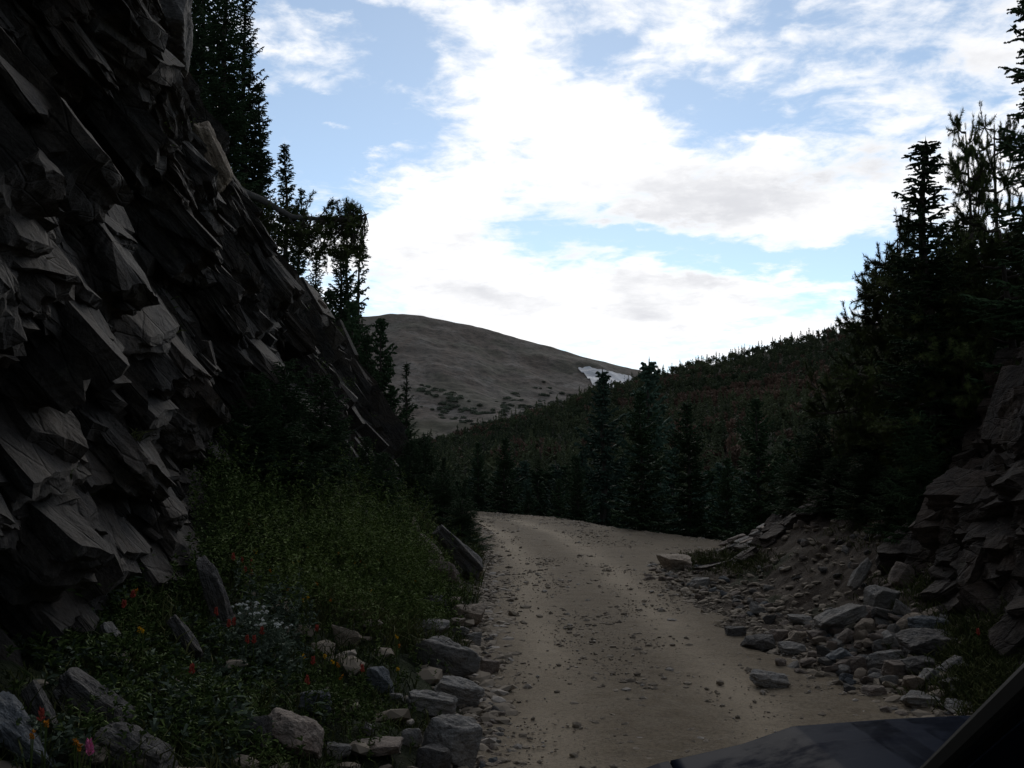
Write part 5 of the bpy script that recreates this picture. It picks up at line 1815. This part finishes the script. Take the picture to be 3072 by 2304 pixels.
# grass
G_ = Geo()
x_, y_, z_ = bank_points(52000)
k_ = (fbm(x_ * 1.6, y_ * 1.6, 0, 3, 7) + rng.normal(0, .35, len(x_))) > -.25
k_ &= (y_ > 7.5) | (rng.random(len(y_)) < .6)
x_, y_, z_ = x_[k_], y_[k_], z_[k_]
P = np.stack([x_, y_, z_ - .02], 1)
D_ = rng.normal(0, .30, P.shape); D_[:, 2] = 1
V_, q_, t_ = blades(P, D_, rng.uniform(.10, .40, len(P)) * (.55 + .9 * smooth(-.5, .6, fbm(x_ * 1.4, y_ * 1.0, 0, 2, 29))) * (.6 + .4 * smooth(6, 10, y_)), rng.uniform(.004, .010, len(P)) * (1 + .03 * y_), .35, rng)
tn = np.clip(rng.random(len(P)) * .8 + .3 * fbm(x_ * .8, y_ * .8, 0, 2, 8), 0, 1)
G_.add(V_, q_, None, tn); G_.n -= len(V_); G_.V.pop(); G_.add(V_, None, t_, tn)
for p in LEDGES:
    if p[1] < 5 or vn(p[1] * .8, p[2] * .8, 0, 12) < -.35: continue
    kk = 26
    B_ = p[None] + rng.normal(0, .035, (kk, 3)) * [1, 1, .3]
    dd = rng.normal(0, .5, (kk, 3)) + [.3, 0, 0]; dd[:, 2] = .8
    V_, q_, t_ = blades(B_, dd, rng.uniform(.06, .18, kk), .009, .4, rng)
    tn = np.clip(rng.normal(.5, .25, kk), 0, 1)
    G_.add(V_, q_, None, tn); G_.n -= len(V_); G_.V.pop(); G_.add(V_, None, t_, tn)
o = G_.mesh('grass', [M['grass']], link=True)
tag(o, 'dark grass growing over the bank between the cliff and the road', 'grass', kind='stuff')
# leafy undergrowth: bright feathery herbs in the middle, broad leaves lower left
G_ = Geo()


def herb_patch(cxp, cyp, sx, sy, n, hmin, hmax, tint, lw, lpl):
    pts = []
    for i in range(n):
        P = hit(rng.normal(cxp, sx), rng.normal(cyp, sy))
        if P is None or P[0] > xl(P[1]) - .1: continue
        pts.append(P)
    if not pts: return
    P = np.array(pts)
    H_ = rng.uniform(hmin, hmax, len(P)) * (.40 + 1.35 * smooth(-.5, .6, fbm(P[:, 0] * 1.6, P[:, 1] * 1.1, 0, 2, 19)))
    lean = rng.normal(0, .18, P.shape); lean[:, 2] = 1
    nl = lpl
    t = rng.uniform(.2, 1, (len(P), nl))
    B_ = (P[:, None] + lean[:, None] * (H_[:, None] * t)[..., None]).reshape(-1, 3)
    dd = rng.normal(0, 1, B_.shape); dd[:, 2] = rng.uniform(.1, 1.2, len(B_))
    V_, q_, t_ = blades(B_, dd, rng.uniform(.6, 1.4, len(B_)) * lw * 3.2, lw, .35, rng)
    tn = np.clip(tint + rng.normal(0, .22, len(B_)), 0, 1)
    G_.add(V_, q_, None, tn); G_.n -= len(V_); G_.V.pop(); G_.add(V_, None, t_, tn)


for a in [(390, 590, 34, 24, 1300, .18, .40, .65, .012, 26), (350, 560, 40, 22, 900, .15, .35, .45, .012, 22), (290, 540, 45, 28, 900, .15, .35, .35, .012, 20),
          (420, 620, 18, 12, 250, .12, .25, .5, .010, 20), (250, 500, 25, 18, 350, .15, .30, .3, .012, 18), (150, 620, 50, 26, 500, .08, .22, .25, .013, 20),
          (110, 640, 50, 26, 400, .08, .22, .25, .016, 16), (220, 700, 60, 26, 500, .06, .18, .3, .013, 16), (340, 690, 40, 30, 400, .06, .18, .3, .010, 16),
          (380, 540, 30, 20, 500, .12, .3, .4, .012, 20), (300, 500, 40, 18, 500, .3, .7, .3, .016, 34), (250, 530, 25, 22, 260, .3, .6, .35, .015, 30), (395, 530, 22, 16, 260, .3, .6, .3, .016, 30), (330, 590, 45, 22, 300, .3, .6, .75, .013, 34), (420, 580, 14, 14, 120, .25, .45, .7, .012, 26), (205, 590, 14, 14, 60, .2, .4, .3, .016, 22), (440, 590, 14, 10, 150, .1, .2, .4, .01, 16), (200, 750, 80, 14, 300, .05, .15, .3, .012, 14)]:
    herb_patch(*a)
shr = random.Random(8)
for p in shr.sample(LEDGES, min(150, len(LEDGES))):
    if p[1] < 6: continue
    nl = 150; sz_ = shr.uniform(.12, .30)
    B2 = p[None] + rng.normal(0, 1, (nl, 3)) * [sz_ * .5, sz_ * .6, sz_ * .35] + [0, 0, sz_ * .4]
    dd = rng.normal(0, 1, (nl, 3)); dd[:, 2] = rng.uniform(.1, 1.2, nl)
    V_, q_, t_ = blades(B2, dd, rng.uniform(.04, .09, nl), .014, .3, rng)
    tn = np.clip(.3 + rng.normal(0, .25, nl), 0, 1)
    G_.add(V_, q_, None, tn); G_.n -= len(V_); G_.V.pop(); G_.add(V_, None, t_, tn)
o = G_.mesh('undergrowth', [M['herb']], link=True)
tag(o, 'leafy green herbs massed on the bank under the cliff', 'undergrowth', kind='stuff')
G_ = Geo()
for a in [(262, 645, 22, 22, 260, .12, .30, .5, .014, 20), (130, 655, 40, 20, 120, .05, .16, .25, .022, 9), (60, 650, 30, 20, 90, .05, .15, .2, .02, 9), (215, 690, 40, 20, 160, .05, .15, .35, .020, 9),
          (200, 740, 30, 14, 90, .05, .15, .35, .022, 8), (245, 480, 16, 12, 60, .12, .25, .4, .014, 12), (100, 600, 14, 10, 30, .1, .2, .4, .022, 8), (30, 760, 30, 10, 60, .05, .12, .3, .018, 8)]:
    herb_patch(*a)
o = G_.mesh('undergrowth', [M['greyleaf']], link=True)
tag(o, 'grey-green broad leaves scattered among the grass at the foot of the cliff', 'undergrowth', kind='stuff')
# right side tufts
G_ = Geo()
for (cxp, cyp, sx, sy, n) in [(975, 655, 30, 26, 900), (705, 562, 16, 5, 260), (740, 560, 16, 7, 300), (900, 530, 30, 10, 250), (990, 690, 22, 16, 400), (830, 505, 30, 6, 250), (650, 548, 45, 3, 300), (930, 590, 30, 20, 300)]:
    for i in range(n):
        P = hit(rng.normal(cxp, sx), rng.normal(cyp, sy))
        if P is None or P[0] < xr(min(P[1], 25)) + .2: continue
        k = 6
        B_ = P[None] + rng.normal(0, .04, (k, 3)) * [1, 1, 0]
        dd = rng.normal(0, .5, (k, 3)); dd[:, 2] = 1
        V_, q_, t_ = blades(B_, dd, rng.uniform(.06, .20, k), .010, .3, rng)
        tn = np.clip(rng.normal(.45, .2, k), 0, 1)
        G_.add(V_, q_, None, tn); G_.n -= len(V_); G_.V.pop(); G_.add(V_, None, t_, tn)
o = G_.mesh('grass', [M['grass']], link=True)
tag(o, 'green tufts growing on the dirt slope and beside the rubble pile', 'grass', kind='stuff')


# flowers
def flower_meshes(kind, seed):
    rng = np.random.default_rng(seed)
    st = Geo(); bl = Geo()
    if kind in ('paint', 'pink'):
        V_, Q_, T_ = tube([(0, 0, 0), (.01, .0, .16), (.0, .01, .30)], [.004, .003, .003], 4); st.add(V_, Q_, T_, .4)
        B_ = np.column_stack([np.zeros((8, 2)), np.linspace(.04, .24, 8)])
        dd = rng.normal(0, 1, B_.shape); dd[:, 2] = .8
        V_, q_, t_ = blades(B_, dd, .06, .008, .3, rng); st.add(V_, q_, None, .4); st.n -= len(V_); st.V.pop(); st.add(V_, None, t_, .4)
        n = 26
        h = rng.uniform(0, 1, n); az = rng.uniform(0, 6.28, n)
        p0 = np.column_stack([0 * h, 0 * h, .27 + .05 * h])
        r_ = .024 * (1.1 - .6 * h)
        p1 = p0 + np.column_stack([np.cos(az) * r_, np.sin(az) * r_, .022 + .012 * h])
        V_, T_ = spindles(p0, p1, .0065, .65, rng); bl.add(V_, None, T_, np.repeat(rng.random(n), 6))
    elif kind in ('yellow', 'orange'):
        for s_ in range(4):
            q = rng.normal(0, .006, 2)
            V_, Q_, T_ = tube([(0, 0, 0), (q[0] * .5, q[1] * .5, .16), (q[0], q[1], .28)], [.003, .002, .002], 4); st.add(V_, Q_, T_, .4)
            n = 9
            az = np.linspace(0, 6.28, n, endpoint=False)
            p0 = np.tile([q[0], q[1], .28], (n, 1)) + 0.
            p1 = p0 + np.column_stack([np.cos(az) * .010, np.sin(az) * .010, rng.normal(.004, .008, n)]); p0[:, 2] += .008 * (s_ - 1.5); p1[:, 2] += .008 * (s_ - 1.5)
            V_, T_ = spindles(p0, p1, .004, .6, rng); bl.add(V_, None, T_, np.repeat(rng.random(n), 6))
    elif kind == 'white':
        for s_ in range(5):
            q = rng.normal(0, .045, 2)
            V_, Q_, T_ = tube([(0, 0, 0), (q[0] * .4, q[1] * .4, .16), (q[0], q[1], .27)], [.004, .003, .002], 4); st.add(V_, Q_, T_, .8)
            n = 16
            d = rng.normal(size=(n, 3)); d[:, 2] = np.abs(d[:, 2]); d /= np.linalg.norm(d, axis=1, keepdims=True)
            p0 = np.tile([q[0], q[1], .27], (n, 1)) + 0.
            V_, T_ = spindles(p0, p0 + d * .016, .005, .7, rng); bl.add(V_, None, T_, np.repeat(rng.random(n), 6))
            B_ = np.column_stack([rng.uniform(0, 1, (10, 1)) * q[None], rng.uniform(.05, .24, 10)])
            dd = rng.normal(0, 1, B_.shape); dd[:, 2] = .6
            V_, q_, t_ = blades(B_, dd, .06, .008, .2, rng); st.add(V_, q_, None, .8); st.n -= len(V_); st.V.pop(); st.add(V_, None, t_, .8)
    bm_ = {'paint': 'bloom_red', 'orange': 'bloom_orange', 'pink': 'bloom_pink', 'yellow': 'bloom_yellow', 'white': 'bloom_white'}[kind]
    return st.mesh('stem', [M['greyleaf' if kind == 'white' else 'herb']]), bl.mesh('bloom', [M[bm_]])


FL = {k: [flower_meshes(k, 40 + i) for i in range(3)] for k in ('paint', 'orange', 'yellow', 'white', 'pink')}


def flower(kind, px_, py_, scale, label, cat, name, group=None, lift=.0):
    """the bloom sits at the pixel; the stem stands on the ground below it"""
    hh = .29 * scale
    # ground point whose bloom height meets the ray
    d = ray(px_, py_)
    t = np.linspace(2.5, 45, 6000)
    P = np.array([0, 0, CAMZ])[None] + d[None] * t[:, None]
    gz = g(P[:, 0], P[:, 1]) + hh
    xc_ = P[:, 0] > np.interp(P[:, 1], YT, XT) - .4
    k = np.argmax((P[:, 2] < gz) & xc_)
    if k == 0: return None
    p = P[k]
    r = empty(name, (p[0], p[1], p[2] - hh), random.uniform(0, 6))
    r.scale = (scale,) * 3
    tag(r, label, cat, group)
    a_, b_ = random.choice(FL[kind])
    for nm, me in (('stem', a_), ('bloom', b_)):
        o_ = bpy.data.objects.new(nm, me); col.objects.link(o_); o_.parent = r
    return r


PB = [(219, 467), (230, 475), (259, 482), (265, 490), (272, 486), (277, 484), (275, 496), (282, 505), (250, 524), (265, 528), (233, 559), (242, 562),
      (252, 564), (251, 574), (245, 571), (101, 578), (133, 596), (124, 606), (216, 614), (234, 624), (229, 626), (262, 633), (247, 642), (254, 642),
      (317, 630), (313, 663), (307, 683), (192, 672), (362, 671), (41, 718), (978, 634)]
for (a_, b_) in PB:
    if a_ > 900: lab, gr = 'lone red paintbrush flower in the grass right of the rubble pile', None
    elif b_ > 700: lab, gr = 'red paintbrush flower in front of the steep narrow slab at the lower left', None
    elif a_ == 362: lab, gr = 'red paintbrush flower just left of the rounded grey boulder', None
    else: lab, gr = 'red paintbrush flower on a thin stem on the bank under the cliff', 'red paintbrush flowers on the bank'
    flower('paint', a_, b_, 1.0 if b_ < 560 else .85, lab, 'wildflower', 'paintbrush_flower', gr)
flower('pink', 89, 752, 1.0, 'large pinkish-red flower in front of the pale rounded stone at the bottom left', 'wildflower', 'paintbrush_flower')
flower('pink', 309, 320, .9, 'tiny pink flower clump on the brown end of the cliff', 'wildflower', 'pink_flower')
YB = [(337, 544), (341, 548), (351, 546), (355, 562), (361, 560), (352, 556), (303, 599), (308, 597), (254, 550), (256, 552), (317, 583), (420, 550), (404, 520), (366, 523),
      (347, 552), (338, 553), (365, 565), (331, 530), (344, 535), (293, 562), (299, 560), (432, 537), (425, 543), (400, 545), (288, 588), (330, 600),
      (397, 636), (399, 645), (325, 655), (333, 661), (338, 664), (398, 668), (341, 676), (32, 733), (46, 722), (80, 745), (76, 740), (136, 590), (139, 628), (143, 630), (304, 655),
      (408, 572), (415, 580), (372, 590), (378, 560), (386, 552), (309, 548), (270, 570)]
for (a_, b_) in YB:
    flower('yellow' if (a_ + b_) % 3 else 'orange', a_ , b_, .9, 'small yellow-orange wildflower among the herbs of the bank', 'wildflower', 'yellow_flower', 'yellow wildflowers on the bank')
for (a_, b_) in [(242, 603), (249, 601), (256, 606), (262, 610), (270, 617), (277, 622), (285, 624), (252, 612), (263, 622), (232, 469), (240, 465), (255, 512)]:
    flower('white', a_, b_, 1.0, 'white everlasting flower heads on grey-green stems beside the pointed slab', 'wildflower', 'white_flower', 'white everlasting flowers on the bank')
#@@ENDPLANTS

# ================================================================== truck
def paint_mat():
    m, N, b = new_mat('dusty_blue_paint', .5, .0035)
    tcn = N.n('ShaderNodeTexCoord').outputs['Object']
    dust = N.ramp(N.noise(tcn, 3, 6, .7), .40, .70)
    sm = N.ramp(N.noise(N.mapping(tcn, scale=(3, 12, 3)), 3.0, 5, .6, 1.0), .55, .75)
    c = N.mix(N.m('MULTIPLY', dust, .35), (.006, .010, .022), (.016, .018, .023))
    c = N.mix(N.m('MULTIPLY', sm, .25), c, (.05, .05, .052))
    N.put(b.inputs['Base Color'], c)
    N.put(b.inputs['Roughness'], N.ramp(dust, 0, 1, .4, .7))
    return m


M['paint'] = paint_mat()
M['rubber'], N_, b_ = new_mat('black_rubber', .6, .3); b_.inputs['Base Color'].default_value = (.008, .008, .008, 1)
M['trim'], N_, b_ = new_mat('black_trim', .45, .4); b_.inputs['Base Color'].default_value = (.010, .010, .011, 1)
M['chrome'], N_, b_ = new_mat('steel', .3, .5); b_.inputs['Base Color'].default_value = (.35, .35, .36, 1); b_.inputs['Metallic'].default_value = .9
M['glass'], N_, b_ = new_mat('dark_glass', .12, .1); b_.inputs['Base Color'].default_value = (.022, .032, .060, 1)
M['lamp'], N_, b_ = new_mat('lamp_glass', .1, .5); b_.inputs['Base Color'].default_value = (.4, .4, .4, 1)

truck = empty('pickup_truck', (.30, 1.0, 0.0))
tag(truck, 'dark blue pickup truck with a dusty hood, seen from beside its driver window', 'pickup truck')
TX, TY = .30, 1.0     # local origin: left side of the truck at x = 0; width 1.9


def part(name, V_, F_, mat, parent=truck, sm=False):
    V_ = np.asarray(V_, float)
    return mesh_np(name, V_, np.array(F_), mat, parent=parent, smooth_sh=sm)


Wd = 1.90
# hood: cross-section by x, along y
def hood_z(x, y):
    """x, y local"""
    xm = np.minimum(x, Wd - x)
    z = np.interp(xm, [0, .05, .10, .34, .46, .73, .95], [1.12, 1.170, 1.188, 1.242, 1.242, 1.262, 1.272])
    w = .335 + .05 * np.clip((2.0 - y) / 1.5, 0, 1)
    z = z + .044 * np.clip((xm - w) / (.13 - .05 * np.clip((2.0 - y) / 1.5, 0, 1)), 0, 1)
    z = z + .035 * np.clip((2.0 - y) / 1.6, 0, 1) - .20 * smooth(1.93, 2.12, y)
    return z


def hood_sheet(x0, x1, y0, y1, name, mat, thick=.03):
    xs = np.unique(np.concatenate([np.linspace(x0, x1, 60), np.linspace(max(x0, .48), min(max(x1, .48), .62), 24) if x1 > .5 else []]))
    ys = np.concatenate([np.linspace(y0, y1 - .2, 24), np.linspace(y1 - .19, y1, 22)])
    X, Y = np.meshgrid(xs, ys, indexing='ij')
    Z = hood_z(X, Y)
    top = np.stack([X, Y, Z], -1).reshape(-1, 3)
    bot = top - [0, 0, thick]
    nu, nv = X.shape
    F_ = grid_faces(nu, nv)
    n = nu * nv
    F2 = F_[:, ::-1] + n
    side = []
    for i in range(nu - 1):
        for j in (0, nv - 1):
            a_, b_ = i * nv + j, (i + 1) * nv + j
            side.append((a_, b_, b_ + n, a_ + n))
    for j in range(nv - 1):
        for i in (0, nu - 1):
            a_, b_ = i * nv + j, i * nv + j + 1
            side.append((a_, b_, b_ + n, a_ + n))
    return part(name, np.vstack([top, bot]), np.vstack([F_, F2, np.array(side)]), mat, sm=False)


for p_ in hood_sheet(.135, Wd - .135, .35, 2.08, 'hood', M['paint']).data.polygons: p_.use_smooth = True
hood_sheet(0.0, .127, .1, 2.05, 'fender', M['paint'])
hood_sheet(Wd - .127, Wd, .1, 2.05, 'fender', M['paint'])


def box(x0, x1, y0, y1, z0, z1):
    V_ = [(x, y, z) for x in (x0, x1) for y in (y0, y1) for z in (z0, z1)]
    F_ = [(0, 1, 3, 2), (4, 6, 7, 5), (0, 4, 5, 1), (2, 3, 7, 6), (0, 2, 6, 4), (1, 5, 7, 3)]
    return np.array(V_, float), np.array(F_)


def boxpart(name, dims, mat, parent=truck, bev=.0):
    V_, F_ = box(*dims)
    o_ = part(name, V_, F_, mat, parent)
    if bev:
        md = o_.modifiers.new('bevel', 'BEVEL'); md.width = bev; md.segments = 3
    return o_


body = boxpart('body', (.0, Wd, -3.6, 2.04, .55, 1.09), M['paint'], bev=.05)
boxpart('cowl', (.06, Wd - .06, .20, .345, 1.10, 1.215), M['trim'])
boxpart('front_bumper', (-.02, Wd + .02, 2.0, 2.20, .50, .78), M['chrome'], bev=.04)
gr = boxpart('grille', (.42, Wd - .42, 2.03, 2.09, .80, 1.06), M['trim'], bev=.01)
for k in range(5):
    boxpart('slat', (.44, Wd - .44, 2.085, 2.10, .825 + .05 * k, .845 + .05 * k), M['chrome'], gr)
for x in (.06, Wd - .38):
    boxpart('headlight', (x, x + .32, 2.03, 2.10, .84, 1.04), M['lamp'], bev=.03)
for x in (-.02, Wd - .22):
    for y in (1.15, -2.4):
        a = np.linspace(0, 2 * pi, 40, endpoint=False)
        prof = [(.0, .20), (.0, .37), (.03, .42), (.21, .42), (.24, .37), (.24, .20)]
        V_ = np.array([(x + u, y + r * cos(t), .42 + r * sin(t)) for (u, r) in prof for t in a])
        F_ = np.array([(i * 40 + k, i * 40 + (k + 1) % 40, ((i + 1) % 6) * 40 + (k + 1) % 40, ((i + 1) % 6) * 40 + k) for i in range(6) for k in range(40)])
        wh = part('wheel', V_, F_, M['rubber'], sm=False)
        V_ = np.array([(x + .05 + u, y + r * cos(t), .42 + r * sin(t)) for (u, r) in [(0, .001), (0, .20), (.14, .20), (.14, .001)] for t in a])
        F_ = np.array([(i * 40 + k, i * 40 + (k + 1) % 40, ((i + 1) % 4) * 40 + (k + 1) % 40, ((i + 1) % 4) * 40 + k) for i in range(3) for k in range(40)])
        part('rim', V_, F_, M['chrome'], wh)


def beam(name, A, B, w, h, mat, parent=truck):
    A = np.array(A, float); B = np.array(B, float)
    d = (B - A) / np.linalg.norm(B - A)
    s = np.cross(d, [0, 0, 1.]); s /= np.linalg.norm(s); u = np.cross(s, d)
    V_ = [P + s * a * w / 2 + u * b * h / 2 for P in (A, B) for a in (-1, 1) for b in (-1, 1)]
    F_ = [(0, 1, 3, 2), (4, 6, 7, 5), (0, 4, 5, 1), (2, 3, 7, 6), (0, 2, 6, 4), (1, 5, 7, 3)]
    o_ = part(name, V_, F_, mat, parent)
    md = o_.modifiers.new('bevel', 'BEVEL'); md.width = min(w, h) * .3; md.segments = 2
    return o_


# windshield frame: base on the cowl, top at the roof (local coordinates)
pl0 = np.array(at(926, 783, 1.33)) - [TX, TY, 0]
pl1 = np.array(at(1040, 676, .96)) - [TX, TY, 0]
dirp = (pl1 - pl0)
topL = pl0 + dirp * ((2.22 - pl0[2]) / dirp[2])
botL = pl0 - dirp * ((pl0[2] - 1.24) / dirp[2]) * 1.0
def mirror(p): return np.array([Wd - p[0], p[1], p[2]])
bp = botL
beam('windshield_pillar', bp, topL, .026, .03, M['rubber'])
beam('windshield_pillar', mirror(bp), mirror(topL), .026, .03, M['rubber'])
V_ = [bp + [.02, .0, .0], mirror(bp) - [.02, 0, 0], mirror(topL) - [.02, 0, 0], topL + [.02, 0, 0]]
V_ = V_ + [v_ + np.array([0, -.006, -.006]) for v_ in V_]
part('windshield', V_, np.array([(0, 1, 2, 3), (7, 6, 5, 4), (0, 4, 5, 1), (1, 5, 6, 2), (2, 6, 7, 3), (3, 7, 4, 0)]), M['glass'])
rf = boxpart('roof', (topL[0] - .03, Wd - topL[0] + .03, -2.0, float(topL[1]) + .03, 2.21, 2.26), M['paint'], bev=.02)
# cab rear wall and bed
boxpart('cab_rear', (.12, Wd - .12, -1.98, -1.90, 1.08, 2.21), M['paint'], bev=.02)
boxpart('bed_wall', (.0, .06, -3.58, -2.02, 1.08, 1.30), M['paint'], bev=.01)
boxpart('bed_wall', (Wd - .06, Wd, -3.58, -2.02, 1.08, 1.30), M['paint'], bev=.01)
boxpart('tailgate', (.065, Wd - .065, -3.6, -3.54, 1.08, 1.30), M['paint'], bev=.01)
boxpart('door', (-.015, .05, -.95, -.02 + float(bp[1]) - .1, .60, 1.36), M['paint'], bev=.01)
boxpart('door', (Wd - .05, Wd + .015, -.95, -.02 + float(bp[1]) - .1, .60, 1.36), M['paint'], bev=.01)
boxpart('dashboard', (.12, Wd - .12, -.55, float(bp[1]) - .12, 1.0, 1.24), M['trim'], bev=.03)
boxpart('rubber_stop', (.122, .136, 1.55, 1.68, 1.16, 1.235), M['rubber'])
print('SCENE BUILT', len(bpy.data.objects))
